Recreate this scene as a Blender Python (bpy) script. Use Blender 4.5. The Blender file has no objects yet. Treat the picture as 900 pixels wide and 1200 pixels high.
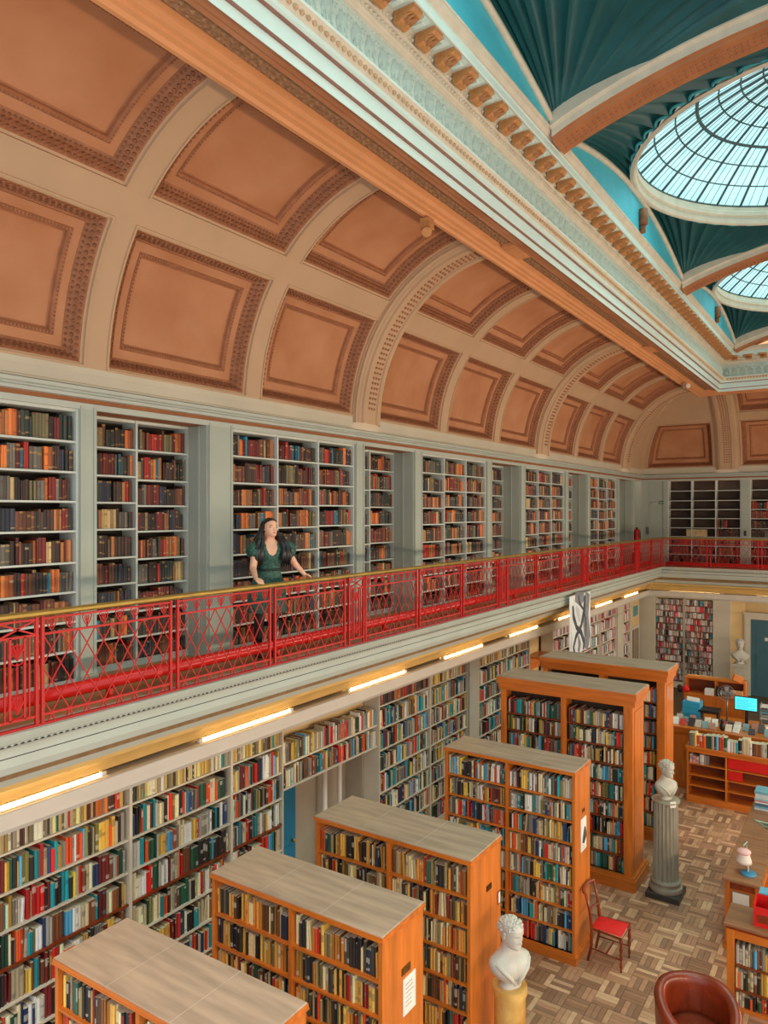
import bpy, bmesh, math, random
import numpy as np
from mathutils import Vector, Matrix, Euler

R = random.Random(7)
PI = math.pi
C = bpy.context.scene.collection

# ------------------------------------------------------------------ camera, world, light, exposure
scn = bpy.context.scene
FPX, YAW, EYE = 868.0, math.atan(575 / 868.0), 5.75
cd = bpy.data.cameras.new('camera')
cam = bpy.data.objects.new('camera', cd)
C.objects.link(cam)
cam.location = (0, 0, EYE)
cam.rotation_euler = (PI / 2, 0, YAW)
cd.sensor_fit = 'VERTICAL'
cd.sensor_height = 36
cd.lens = FPX / 1200 * 36
cd.clip_start = 0.05
cd.clip_end = 200
scn.camera = cam

world = bpy.data.worlds.new('sky')
scn.world = world
world.use_nodes = True
wbg = world.node_tree.nodes['Background']
wbg.inputs[0].default_value = (0.90, 0.97, 1.0, 1)
wbg.inputs[1].default_value = 0.90

# daylight from high cloud, falling through the skylight domes
sd = bpy.data.lights.new('high_cloud_daylight', 'SUN')
sd.energy = 8.0
sd.angle = math.radians(75)
sd.color = (1.0, 0.73, 0.60)
so = bpy.data.objects.new('high_cloud_daylight', sd)
so.rotation_euler = (math.radians(-8), math.radians(14), 0)
C.objects.link(so)

scn.view_settings.view_transform = 'Standard'
scn.view_settings.look = 'None'
scn.view_settings.gamma = 1.0
scn.view_settings.use_curve_mapping = False
scn.view_settings.exposure = 0.5
scn.cycles.use_denoising = True
scn.cycles.max_bounces = 6
scn.cycles.diffuse_bounces = 4
scn.cycles.transparent_max_bounces = 8
scn.cycles.sample_clamp_indirect = 4.0


def area_light(name, loc, rot, sx, sy, power, col):
    d = bpy.data.lights.new(name, 'AREA')
    d.shape = 'RECTANGLE'
    d.size, d.size_y = sx, sy
    d.energy = power
    d.color = col
    o = bpy.data.objects.new(name, d)
    o.location = loc
    o.rotation_euler = rot
    C.objects.link(o)
    return o


# added warm fill, unseen, standing for strip lamps under the opposite gallery
for k in range(4):
    area_light('opposite_gallery_fill', (5.2, 3.0 + 6.0 * k, 3.3), (0, math.radians(100), 0), 0.45, 5.0, 185, (1.0, 0.72, 0.46))

# ------------------------------------------------------------------ helpers
def lin(c):
    return tuple(((v / 255.0) / 12.92 if v <= 10.3 else (((v / 255.0) + 0.055) / 1.055) ** 2.4) for v in c)


MATS = {}


def mat(name, rgb, rough=0.6, var=0.12, scale=6.0, bump=0.0, metal=0.0, stretch=(1, 1, 1), detail=4, coat=0.0, spec=None, bscale=None, rgb2=None):
    if name in MATS:
        return MATS[name]
    m = bpy.data.materials.new(name)
    m.use_nodes = True
    nt = m.node_tree
    b = nt.nodes['Principled BSDF']
    b.inputs['Roughness'].default_value = rough
    b.inputs['Metallic'].default_value = metal
    if coat:
        b.inputs['Coat Weight'].default_value = coat
    if spec is not None:
        b.inputs['Specular IOR Level'].default_value = spec
    c = lin(rgb)
    tc = nt.nodes.new('ShaderNodeTexCoord')
    mp = nt.nodes.new('ShaderNodeMapping')
    mp.inputs['Scale'].default_value = stretch
    nt.links.new(tc.outputs['Object'], mp.inputs['Vector'])
    nz = nt.nodes.new('ShaderNodeTexNoise')
    nz.inputs['Scale'].default_value = scale
    nz.inputs['Detail'].default_value = detail
    nt.links.new(mp.outputs['Vector'], nz.inputs['Vector'])
    rp = nt.nodes.new('ShaderNodeValToRGB')
    c2 = lin(rgb2) if rgb2 else None
    lo = tuple(v * (1 - var) for v in c) if not c2 else c
    hi = tuple(min(1, v * (1 + var)) for v in c) if not c2 else c2
    rp.color_ramp.elements[0].position = 0.3
    rp.color_ramp.elements[1].position = 0.7
    rp.color_ramp.elements[0].color = (*lo, 1)
    rp.color_ramp.elements[1].color = (*hi, 1)
    nt.links.new(nz.outputs['Fac'], rp.inputs['Fac'])
    nt.links.new(rp.outputs['Color'], b.inputs['Base Color'])
    if bump:
        bp = nt.nodes.new('ShaderNodeBump')
        bp.inputs['Strength'].default_value = bump
        bp.inputs['Distance'].default_value = 0.02
        src = nz
        if bscale:
            src = nt.nodes.new('ShaderNodeTexNoise')
            src.inputs['Scale'].default_value = bscale
            nt.links.new(mp.outputs['Vector'], src.inputs['Vector'])
        nt.links.new(src.outputs['Fac'], bp.inputs['Height'])
        nt.links.new(bp.outputs['Normal'], b.inputs['Normal'])
    MATS[name] = m
    return m


def emit_mat(name, rgb, strength):
    m = bpy.data.materials.new(name)
    m.use_nodes = True
    b = m.node_tree.nodes['Principled BSDF']
    b.inputs['Base Color'].default_value = (*lin(rgb), 1)
    b.inputs['Emission Color'].default_value = (*lin(rgb), 1)
    b.inputs['Emission Strength'].default_value = strength
    MATS[name] = m
    return m


def attr_mat(name, rough=0.6):
    m = bpy.data.materials.new(name)
    m.use_nodes = True
    nt = m.node_tree
    b = nt.nodes['Principled BSDF']
    b.inputs['Roughness'].default_value = rough
    a = nt.nodes.new('ShaderNodeAttribute')
    a.attribute_name = 'Col'
    tc = nt.nodes.new('ShaderNodeTexCoord')
    nz = nt.nodes.new('ShaderNodeTexNoise')
    nz.inputs['Scale'].default_value = 45
    nt.links.new(tc.outputs['Object'], nz.inputs['Vector'])
    mr = nt.nodes.new('ShaderNodeMapRange')
    mr.inputs['To Min'].default_value = 0.8
    mr.inputs['To Max'].default_value = 1.15
    nt.links.new(nz.outputs['Fac'], mr.inputs['Value'])
    mx = nt.nodes.new('ShaderNodeMix')
    mx.data_type = 'RGBA'
    mx.blend_type = 'MULTIPLY'
    mx.inputs['Factor'].default_value = 1
    nt.links.new(a.outputs['Color'], mx.inputs['A'])
    nt.links.new(mr.outputs['Result'], mx.inputs['B'])
    nt.links.new(mx.outputs['Result'], b.inputs['Base Color'])
    MATS[name] = m
    return m


def random_mat(name, cols, rough, island=True):
    m = bpy.data.materials.new(name)
    m.use_nodes = True
    nt = m.node_tree
    b = nt.nodes['Principled BSDF']
    b.inputs['Roughness'].default_value = rough
    if island:
        g = nt.nodes.new('ShaderNodeNewGeometry')
        src = g.outputs['Random Per Island']
    else:
        g = nt.nodes.new('ShaderNodeObjectInfo')
        src = g.outputs['Random']
    rp = nt.nodes.new('ShaderNodeValToRGB')
    rp.color_ramp.interpolation = 'CONSTANT'
    for i, c in enumerate(cols):
        if i < 2:
            e = rp.color_ramp.elements[i]
            e.position = i / len(cols)
        else:
            e = rp.color_ramp.elements.new(i / len(cols))
        e.color = (*lin(c), 1)
    nt.links.new(src, rp.inputs['Fac'])
    tc = nt.nodes.new('ShaderNodeTexCoord')
    nz = nt.nodes.new('ShaderNodeTexNoise')
    nz.inputs['Scale'].default_value = 9
    nz.inputs['Detail'].default_value = 6
    nt.links.new(tc.outputs['Object'], nz.inputs['Vector'])
    mr = nt.nodes.new('ShaderNodeMapRange')
    mr.inputs['To Min'].default_value = 0.75
    mr.inputs['To Max'].default_value = 1.25
    nt.links.new(nz.outputs['Fac'], mr.inputs['Value'])
    mx = nt.nodes.new('ShaderNodeMix')
    mx.data_type = 'RGBA'
    mx.blend_type = 'MULTIPLY'
    mx.inputs['Factor'].default_value = 1
    nt.links.new(rp.outputs['Color'], mx.inputs['A'])
    nt.links.new(mr.outputs['Result'], mx.inputs['B'])
    nt.links.new(mx.outputs['Result'], b.inputs['Base Color'])
    MATS[name] = m
    return m


def tag(o, label=None, cat=None, group=None, kind=None):
    if label: o['label'] = label
    if cat: o['category'] = cat
    if group: o['group'] = group
    if kind: o['kind'] = kind
    return o


def empty(name, loc=(0, 0, 0), rz=0.0, parent=None):
    o = bpy.data.objects.new(name, None)
    o.empty_display_size = 0.1
    C.objects.link(o)
    if parent:
        o.parent = parent
        loc = Vector(loc) - wloc(parent)
    o.location = loc
    o.rotation_euler = (0, 0, rz)
    return o


def wloc(o):
    v = Vector((0, 0, 0))
    while o:
        v += Vector(o.location)
        o = o.parent
    return v


def link_mesh(name, me, parent=None, loc=(0, 0, 0)):
    o = bpy.data.objects.new(name, me)
    C.objects.link(o)
    o.location = loc
    if parent: o.parent = parent
    return o


def copy_tree(o, parent=None):
    c = o.copy()
    C.objects.link(c)
    c.parent = parent
    for ch in list(o.children):
        copy_tree(ch, c)
    return c


class MB:
    def __init__(s):
        s.v = []; s.f = []; s.m = []; s.cm = 0

    def add(s, vs, fs):
        n = len(s.v)
        s.v.extend([tuple(v) for v in vs])
        for f in fs:
            s.f.append(tuple(i + n for i in f))
            s.m.append(s.cm)
        return s

    def box(s, x0, x1, y0, y1, z0, z1):
        return s.add([(x0, y0, z0), (x1, y0, z0), (x1, y1, z0), (x0, y1, z0), (x0, y0, z1), (x1, y0, z1), (x1, y1, z1), (x0, y1, z1)],
                     [(0, 3, 2, 1), (4, 5, 6, 7), (0, 1, 5, 4), (1, 2, 6, 5), (2, 3, 7, 6), (3, 0, 4, 7)])

    def obox(s, c, size, rot=(0, 0, 0)):
        M = Euler(rot).to_matrix()
        hx, hy, hz = size[0] / 2, size[1] / 2, size[2] / 2
        vs = [Vector(c) + M @ Vector(p) for p in ((-hx, -hy, -hz), (hx, -hy, -hz), (hx, hy, -hz), (-hx, hy, -hz), (-hx, -hy, hz), (hx, -hy, hz), (hx, hy, hz), (-hx, hy, hz))]
        return s.add(vs, [(0, 3, 2, 1), (4, 5, 6, 7), (0, 1, 5, 4), (1, 2, 6, 5), (2, 3, 7, 6), (3, 0, 4, 7)])

    def cbox(s, x0, x1, y0, y1, z0, z1, b=0.01):
        # box with chamfered top edges
        s.add([(x0, y0, z0), (x1, y0, z0), (x1, y1, z0), (x0, y1, z0),
               (x0, y0, z1 - b), (x1, y0, z1 - b), (x1, y1, z1 - b), (x0, y1, z1 - b),
               (x0 + b, y0 + b, z1), (x1 - b, y0 + b, z1), (x1 - b, y1 - b, z1), (x0 + b, y1 - b, z1)],
              [(0, 3, 2, 1), (8, 9, 10, 11)] + [(i, (i + 1) % 4, 4 + (i + 1) % 4, 4 + i) for i in range(4)] + [(4 + i, 4 + (i + 1) % 4, 8 + (i + 1) % 4, 8 + i) for i in range(4)])
        return s

    def bar(s, p, q, r, n=6, r2=None, up=None):
        return s.tube([p, q], [r, r if r2 is None else r2], n)

    def tube(s, pts, rad, n=8, cap=True):
        pts = [Vector(p) for p in pts]
        if not hasattr(rad, '__len__'): rad = [rad] * len(pts)
        base = len(s.v)
        prev = None
        for i, p in enumerate(pts):
            if i == 0: t = pts[1] - pts[0]
            elif i == len(pts) - 1: t = pts[-1] - pts[-2]
            else: t = (pts[i + 1] - pts[i - 1])
            t.normalize()
            if prev is None:
                a = Vector((0, 0, 1)) if abs(t.z) < 0.9 else Vector((1, 0, 0))
                x = t.cross(a).normalized()
            else:
                x = (prev - t * prev.dot(t)).normalized()
            prev = x
            y = t.cross(x)
            for k in range(n):
                a = 2 * PI * (k + .5) / n
                s.v.append(tuple(p + (x * math.cos(a) + y * math.sin(a)) * rad[i]))
        for i in range(len(pts) - 1):
            for k in range(n):
                a = base + i * n + k; b = base + i * n + (k + 1) % n
                s.f.append((a, b, b + n, a + n)); s.m.append(s.cm)
        if cap:
            s.f.append(tuple(base + k for k in reversed(range(n)))); s.m.append(s.cm)
            e = base + (len(pts) - 1) * n
            s.f.append(tuple(e + k for k in range(n))); s.m.append(s.cm)
        return s

    def lathe(s, prof, c=(0, 0, 0), n=24, flute=0, fd=0.0):
        base = len(s.v)
        for r, z in prof:
            for k in range(n):
                a = 2 * PI * k / n
                rr = r
                if flute: rr = r - fd * abs(math.sin(a * flute / 2)) ** 0.6
                s.v.append((c[0] + rr * math.cos(a), c[1] + rr * math.sin(a), c[2] + z))
        for i in range(len(prof) - 1):
            for k in range(n):
                a = base + i * n + k; b = base + i * n + (k + 1) % n
                s.f.append((a, b, b + n, a + n)); s.m.append(s.cm)
        s.f.append(tuple(base + k for k in reversed(range(n)))); s.m.append(s.cm)
        e = base + (len(prof) - 1) * n
        s.f.append(tuple(e + k for k in range(n))); s.m.append(s.cm)
        return s

    def ell(s, c, r, nu=12, nv=8, rot=None, fn=None):
        base = len(s.v)
        M = Euler(rot).to_matrix() if rot else None
        for j in range(nv + 1):
            ph = -PI / 2 + PI * j / nv
            for i in range(nu):
                a = 2 * PI * i / nu
                p = Vector((r[0] * math.cos(ph) * math.cos(a), r[1] * math.cos(ph) * math.sin(a), r[2] * math.sin(ph)))
                if fn: p = fn(p)
                if M: p = M @ p
                s.v.append(tuple(Vector(c) + p))
        for j in range(nv):
            for i in range(nu):
                a = base + j * nu + i; b = base + j * nu + (i + 1) % nu
                s.f.append((a, b, b + nu, a + nu)); s.m.append(s.cm)
        return s

    def grid(s, P):
        # P[i][j] -> points
        n, k = len(P), len(P[0])
        base = len(s.v)
        for r in P:
            s.v.extend([tuple(p) for p in r])
        for i in range(n - 1):
            for j in range(k - 1):
                a = base + i * k + j
                s.f.append((a, a + 1, a + k + 1, a + k)); s.m.append(s.cm)
        return s

    def octa(s, c, r):
        x, y, z = c
        return s.add([(x - r[0], y, z), (x + r[0], y, z), (x, y - r[1], z), (x, y + r[1], z), (x, y, z - r[2]), (x, y, z + r[2])],
                     [(0, 2, 5), (2, 1, 5), (1, 3, 5), (3, 0, 5), (2, 0, 4), (1, 2, 4), (3, 1, 4), (0, 3, 4)])

    def mesh(s, name, mats, off=(0, 0, 0), smooth=False, fix=False):
        me = bpy.data.meshes.new(name)
        ox, oy, oz = off
        me.from_pydata([(x - ox, y - oy, z - oz) for x, y, z in s.v], [], s.f)
        if not isinstance(mats, (list, tuple)): mats = [mats]
        for m in mats: me.materials.append(m)
        if len(mats) > 1:
            me.polygons.foreach_set('material_index', s.m)
        if smooth:
            me.polygons.foreach_set('use_smooth', [True] * len(me.polygons))
        if fix:
            bm = bmesh.new(); bm.from_mesh(me)
            bmesh.ops.recalc_face_normals(bm, faces=bm.faces[:])
            bm.to_mesh(me); bm.free()
        me.update()
        return me

    def build(s, name, mats, parent=None, smooth=False, loc=None, fix=False, autos=None):
        off = wloc(parent) if parent else Vector((0, 0, 0))
        if loc is not None: off = Vector(loc)
        me = s.mesh(name, mats, off, smooth or autos is not None, fix)
        if autos is not None:
            me.set_sharp_from_angle(angle=math.radians(autos))
        o = bpy.data.objects.new(name, me)
        C.objects.link(o)
        if parent:
            o.parent = parent
            if loc is not None: o.location = Vector(loc) - wloc(parent)
        elif loc is not None: o.location = loc
        return o


def struct(o):
    o['kind'] = 'structure'
    return o


# ------------------------------------------------------------------ materials
PAINT = mat('paint_greygreen', (168, 176, 164), 0.55, 0.05, 2, 0.0)
PAINT_L = mat('paint_shelf', (200, 206, 198), 0.5, 0.05, 3)
PAINT_W = mat('paint_warm_white', (214, 204, 184), 0.5, 0.05, 3)
PAINT_F = mat('paint_fascia', (176, 182, 172), 0.5, 0.05, 2)
BAND = mat('paint_brown_band', (150, 92, 52), 0.6, 0.1, 3)
STONE = mat('cove_rib_plaster', (190, 158, 126), 0.7, 0.06, 1.2)
STONE_B = mat('cove_base_plaster', (196, 188, 168), 0.7, 0.06, 1.2)
TAN = mat('cove_panel_plaster', (176, 116, 76), 0.75, 0.10, 1.6, rgb2=(194, 138, 100))
TAN_M = mat('cove_moulding_plaster', (164, 108, 74), 0.7, 0.15, 8)
TAN_D = mat('carved_leaf_plaster', (144, 92, 60), 0.75, 0.2, 20)
BEAM = mat('beam_plaster_lit', (212, 148, 98), 0.55, 0.08, 2)  # warm light on the beam is put into a brighter plaster tone
SOFF = mat('soffit_plaster', (150, 112, 80), 0.7, 0.3, 22, 0.8, bscale=30)
WHITE = mat('cornice_white_daylit', (214, 236, 232), 0.5, 0.03, 3)  # cool daylight from the domes is tinted into this white
WARMW = mat('cornice_stone', (214, 205, 186), 0.6, 0.08, 6)
FRIEZE = mat('frieze_plaster', (200, 216, 208), 0.6, 0.06, 8)
PINK = mat('cornice_pink_line', (140, 104, 92), 0.6, 0.1, 8)
LEAFB = mat('modillion_shade_brown', (190, 132, 80), 0.6, 0.2, 14)  # brown shading on the modillions is put into their colour
TEAL = mat('dome_teal', (22, 86, 92), 0.45, 0.15, 3)
TEAL_L = mat('dome_teal_light', (70, 178, 190), 0.5, 0.1, 3)
BLUE = mat('lunette_blue', (72, 190, 214), 0.5, 0.08, 3)
IRON = mat('glazing_iron', (74, 98, 104), 0.5, 0.1, 8)
WOOD = mat('orange_oak', (206, 116, 40), 0.38, 0.22, 2.2, 0.0, stretch=(7, 7, 0.8), detail=8, coat=0.15)
WOODX = mat('orange_oak_rail', (204, 112, 36), 0.38, 0.2, 2.2, stretch=(0.8, 7, 7), detail=8, coat=0.15)
WOOD_D = mat('dark_oak', (128, 58, 16), 0.5, 0.25, 3, stretch=(1, 6, 6), detail=8)
TOPW = mat('worn_top_wood', (176, 152, 130), 0.55, 0.2, 2.2, stretch=(0.7, 5, 5), detail=9, bump=0.05)
MAHOG = mat('mahogany', (132, 52, 20), 0.32, 0.25, 4, stretch=(3, 3, 1), coat=0.3)
RED = mat('red_paint', (186, 12, 10), 0.5, 0.1, 8)
REDPIPE = mat('red_pipe_paint', (216, 22, 10), 0.3, 0.12, 6, coat=0.3)
BRASS = mat('handrail_brass', (168, 142, 74), 0.35, 0.12, 6, metal=0.7)
GFLOOR = mat('gallery_boards', (176, 126, 80), 0.55, 0.2, 3, stretch=(8, 0.8, 1))
CREAM = mat('cream_wall', (226, 196, 140), 0.7, 0.06, 2)
WALLW = mat('lower_wall_paint', (202, 196, 178), 0.7, 0.06, 2)
OCHRE = mat('cornice_ochre_glow', (214, 176, 104), 0.6, 0.08, 3)  # yellow wash of the strip lamps is put into the cove colour
BROWNSOF = mat('gallery_soffit_brown', (138, 108, 72), 0.7, 0.2, 8, 0.3)
TRUNK = mat('trunking_grey', (214, 210, 200), 0.45, 0.04, 3)
DARK = mat('shelf_dark', (40, 34, 30), 0.8, 0.2, 4)
BACKP = mat('case_back_dark', (64, 48, 38), 0.8, 0.2, 4)
BLUEDOOR = mat('blue_door_paint', (36, 130, 172), 0.45, 0.06, 3)
TEALDOOR = mat('slate_teal_door_paint', (62, 104, 116), 0.5, 0.06, 3)
MARBLE = mat('bust_marble', (198, 196, 186), 0.5, 0.07, 5, 0.1)
MARBLE_G = mat('bust_grey_plaster', (186, 182, 168), 0.6, 0.1, 6, 0.1)
COLUMN = mat('column_grey_stone', (158, 152, 134), 0.5, 0.12, 5, stretch=(3, 3, 0.6))
SIENA = mat('siena_marble', (196, 140, 60), 0.3, 0.3, 5, detail=10, rgb2=(232, 196, 118))
BLACKST = mat('black_stone', (60, 58, 54), 0.4, 0.2, 6)
LEATHER = mat('brown_leather', (128, 46, 20), 0.33, 0.22, 6, 0.12, bscale=60, coat=0.2)
PAPER = mat('paper_white', (232, 230, 222), 0.7, 0.03, 5)
CLOTHRED = mat('red_seat_cloth', (222, 24, 18), 0.6, 0.1, 12)
BOOK = attr_mat('book_cloth', 0.55)
METAL = mat('grey_metal', (150, 152, 150), 0.35, 0.1, 8, metal=0.8)
PLASTIC_W = mat('white_plastic', (226, 216, 206), 0.4, 0.04, 5)
PLASTIC_P = mat('pink_white_plastic', (240, 190, 186), 0.4, 0.05, 5)
PLASTIC_B = mat('black_plastic', (30, 30, 34), 0.4, 0.1, 5)
BLUEBOX = mat('bright_blue_card', (44, 160, 205), 0.5, 0.1, 6)
LIGHTBLUE = mat('pale_blue_plastic', (110, 178, 205), 0.4, 0.1, 6)
REDBOARD = mat('red_board', (215, 20, 14), 0.5, 0.06, 5)
GREEN = mat('exit_green', (24, 120, 70), 0.5, 0.05, 5)
TUBE = emit_mat('strip_lamp_tube', (255, 216, 140), 14.0)
SCREEN = emit_mat('screen_cyan', (70, 214, 226), 0.75)

# ------------------------------------------------------------------ room constants
WX, BY = -6.57, 25.7          # left wall face, back wall face
GZ = 4.03                     # gallery floor
Y0, X1 = 0.5, 4.2             # near end of the built runs


def runs(d, z, x1=X1, y0=Y0, ext=0.0):
    return [(WX + d, y0, z), (WX + d, BY - d - ext, z), (x1, BY - d - ext, z)]


def sweep(name, prof, m, parent=None, ext=0.0, closed=False, x1=X1, y0=Y0, autos=None):
    b = MB()
    P = [runs(d, z, x1, y0, ext) for d, z in prof]
    if closed: P.append(P[0])
    b.grid(P)
    return b.build(name, m, parent, autos=autos)


# ------------------------------------------------------------------ floor with parquet blocks
floor = struct(MB().box(-8, 5, 0, 27, -0.12, -0.012).build('floor', mat('floor_underlay', (92, 72, 54), 0.7, 0.2, 4)))
PAR = [(190, 142, 108), (178, 132, 100), (204, 160, 124), (160, 116, 86), (184, 136, 104), (150, 108, 82), (196, 144, 112), (170, 126, 98), (224, 180, 142), (158, 118, 92)]
PQ1 = random_mat('parquet_oak', PAR, 0.5, False)
PQ2 = random_mat('parquet_oak_far', PAR, 0.5, True)
SQ = 0.264
strips = []
for i in range(-25, 12):
    for j in range(18, 84):
        cx, cy = i * SQ, j * SQ
        for k in range(4):
            o = (k + 0.5) * SQ / 4 - SQ / 2
            if (i + j) % 2: strips.append((cx, cy + o, SQ - 0.004, SQ / 4 - 0.004))
            else: strips.append((cx + o, cy, SQ / 4 - 0.004, SQ - 0.004))


def proj(x, y, z):
    c, s = math.cos(YAW), math.sin(YAW)
    D = -x * s + y * c
    if D < 0.1: return (-9999, -9999, 0.1)
    return (450 + FPX * (x * c + y * s) / D, 600 - FPX * (z - EYE) / D, D)


CASES = [(-5.08, -3.18, 3.22, 3.88, 2.45), (-5.08, -3.18, 4.78, 5.43, 2.45), (-5.08, -3.18, 6.29, 6.99, 2.45), (-5.06, -3.16, 9.16, 9.78, 2.45),
         (-5.30, -3.00, 11.42, 12.20, 3.0), (-5.33, -2.98, 13.40, 14.20, 3.0)]


def hit_case(p, skip=-1):
    # is the line of sight from the eye to p blocked by a free-standing case
    for ci, (x0, x1, y0, y1, zt) in enumerate(CASES):
        if ci == skip: continue
        t0, t1 = 0.0, 0.995
        ok = True
        for o, d, lo, hi in ((0, p[0], x0, x1), (0, p[1], y0, y1), (EYE, p[2] - EYE, 0, zt)):
            if abs(d) < 1e-9:
                if o < lo or o > hi: ok = False
                continue
            a, b = (lo - o) / d, (hi - o) / d
            if a > b: a, b = b, a
            t0, t1 = max(t0, a), min(t1, b)
        if ok and t0 < t1: return True
    return False


cand = []
for st in strips:
    u, v, D = proj(st[0], st[1], 0)
    if -20 < u < 920 and v < 1225 and not hit_case((st[0], st[1], 0)):
        cand.append((D, st))
cand.sort()
near = [c[1] for c in cand[:300]]
nearset = set(near)
me_h = MB().cbox(-(SQ - .004) / 2, (SQ - .004) / 2, -(SQ / 4 - .004) / 2, (SQ / 4 - .004) / 2, -0.02, 0.0, 0.002).mesh('parquet_block', PQ1)
me_v = MB().cbox(-(SQ / 4 - .004) / 2, (SQ / 4 - .004) / 2, -(SQ - .004) / 2, (SQ - .004) / 2, -0.02, 0.0, 0.002).mesh('parquet_block', PQ1)
for st in near:
    o = link_mesh('parquet_block', me_h if st[2] > st[3] else me_v, floor, (st[0], st[1], R.uniform(-0.0015, 0.0015)))
b = MB()
for st in strips:
    if st in nearset: continue
    z = R.uniform(-0.0015, 0.0015)
    x0, x1, y0, y1 = st[0] - st[2] / 2, st[0] + st[2] / 2, st[1] - st[3] / 2, st[1] + st[3] / 2
    b.add([(x0, y0, z), (x1, y0, z), (x1, y1, z), (x0, y1, z), (x0, y0, z - .012), (x1, y0, z - .012), (x1, y1, z - .012), (x0, y1, z - .012)],
          [(0, 1, 2, 3), (0, 4, 5, 1), (1, 5, 6, 2), (2, 6, 7, 3), (3, 7, 4, 0)])
tag(b.build('parquet_blocks', PQ2, floor), kind='stuff')

# ------------------------------------------------------------------ walls
b = MB().box(-7.4, -7.2, 0, 27.3, 0, 12)
wall_left = struct(b.build('wall_left', WALLW))
b = MB().box(-7.4, 4.2, BY + 0.42, BY + 0.6, 0, 12)
wall_back = struct(b.build('wall_back', CREAM))
# the opposite long side, out of frame: gallery wall, gallery deck, ceiling over it
wr = MB().box(5.9, 6.1, 0.5, BY + .6, GZ, 10.3)
wr.box(4.9, 5.9, 0.5, BY + .6, GZ - .3, GZ)
wall_right = struct(wr.build('wall_right', PAINT))
for k in range(6):
    MB().box(5.86, 5.9, 2.0 + 4 * k, 4.6 + 4 * k, 4.1, 6.7).build('shelf_front', BAND, wall_right)
gf = MB().box(-7.2, -5.62, 0, BY + .4, GZ - 0.12, GZ - 0.03)
gf.box(-5.62, X1, BY - 1.37, BY + .4, GZ - 0.12, GZ - 0.03)
gfloor = struct(gf.build('floor_gallery', GFLOOR))
for k in range(8):      # gallery boards
    xa = WX - 0.55 + k * 0.187
    MB().box(xa, xa + 0.184, Y0, BY, GZ - 0.03, GZ).build('floorboard', GFLOOR, gfloor)
for k in range(7):
    ya = BY - 1.37 + k * 0.2
    MB().box(-5.6, X1, ya, ya + 0.197, GZ - 0.03, GZ).build('floorboard', GFLOOR, gfloor)

# ------------------------------------------------------------------ gallery fascia and the cornice under it
RD, EXT = 0.97, 0.43          # railing line inset; the back gallery is deeper by EXT
t1 = struct(empty('trim_1'))
sweep('fascia_ledge', [(RD + .06, GZ - .03), (RD + .07, GZ + .005), (RD - .12, GZ + .005), (RD - .12, GZ - .03)], PAINT_F, t1, EXT)
sweep('fascia_upper', [(RD + .06, GZ - .03), (RD + .045, GZ - .07), (RD + .02, GZ - .09)], PAINT_F, t1, EXT)
sweep('fascia_line', [(RD + .02, GZ - .09), (RD + .015, GZ - .103)], DARK, t1, EXT)
sweep('fascia_middle', [(RD + .015, GZ - .103), (RD - .005, GZ - .12), (RD - .005, GZ - .19)], PAINT_F, t1, EXT)
sweep('fascia_line', [(RD - .005, GZ - .19), (RD - .012, GZ - .2)], DARK, t1, EXT)
sweep('fascia_lower', [(RD - .012, GZ - .2), (RD - .012, GZ - .27), (RD - .03, GZ - .33), (RD - .05, GZ - .335)], PAINT_F, t1, EXT)
sweep('soffit', [(RD - .05, GZ - .335), (RD - .16, GZ - .36), (RD - .17, GZ - .42), (RD - .3, GZ - .44)], BROWNSOF, t1, EXT)
t2 = struct(empty('trim_2'))
sweep('cornice_step', [(RD - .3, GZ - .44), (RD - .31, GZ - .52), (RD - .42, GZ - .56)], PAINT_F, t2, EXT)
sweep('cornice_cove', [(RD - .42, GZ - .56), (RD - .42, GZ - .6), (RD - .5, GZ - .62), (RD - .6, GZ - .66), (RD - .66, GZ - .74), (RD - .68, GZ - .8), (RD - .78, GZ - .82)], OCHRE, t2, EXT, autos=40)
# beaded egg row just under the ledge
eg = MB()
y = Y0
while y < BY - RD - EXT - .1:
    eg.octa((WX + RD + .03, y, GZ - .085), (.012, .022, .016)); y += 0.055
x = WX + RD + .1
while x < -1.5:
    eg.octa((x, BY - RD - EXT - .03, GZ - .085), (.022, .012, .016)); x += 0.055
tag(eg.build('bead_row', PAINT_F, t1), kind='stuff')
# grey cable trunking with lamp tubes on it (top of the lower shelves)
t3 = struct(empty('trim_3'))
sweep('trunking', [(.32, 3.14), (.34, 3.16), (.30, 3.17), (.07, 3.17), (.07, 2.95), (.28, 2.95), (.32, 3.0), (.32, 3.14)], TRUNK, t3)
for k in range(8):
    ys = 3.0 + 2.8 * k
    lamp = empty('strip_lamp', (WX + .27, ys + .8, 3.185))
    MB().tube([(WX + .27, ys, 3.192), (WX + .27, ys + 1.5, 3.19)], 0.014, 8).build('tube', TUBE, lamp, smooth=True)
    MB().box(WX + .23, WX + .31, ys - .06, ys + 1.56, 3.168, 3.176).build('base', TRUNK, lamp)
    MB().box(WX + .25, WX + .29, ys - .05, ys, 3.172, 3.215).build('lamp_holder', TRUNK, lamp)
    MB().box(WX + .25, WX + .29, ys + 1.5, ys + 1.55, 3.172, 3.215).build('lamp_holder', TRUNK, lamp)
    lab = 'glowing strip lamp on the left wall ledge, %s from the left' % ['first', 'second', 'third', 'fourth', 'fifth', 'sixth', 'seventh', 'last'][k]
    tag(lamp, lab, 'lamp', 'strip lamps under the gallery')

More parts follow.
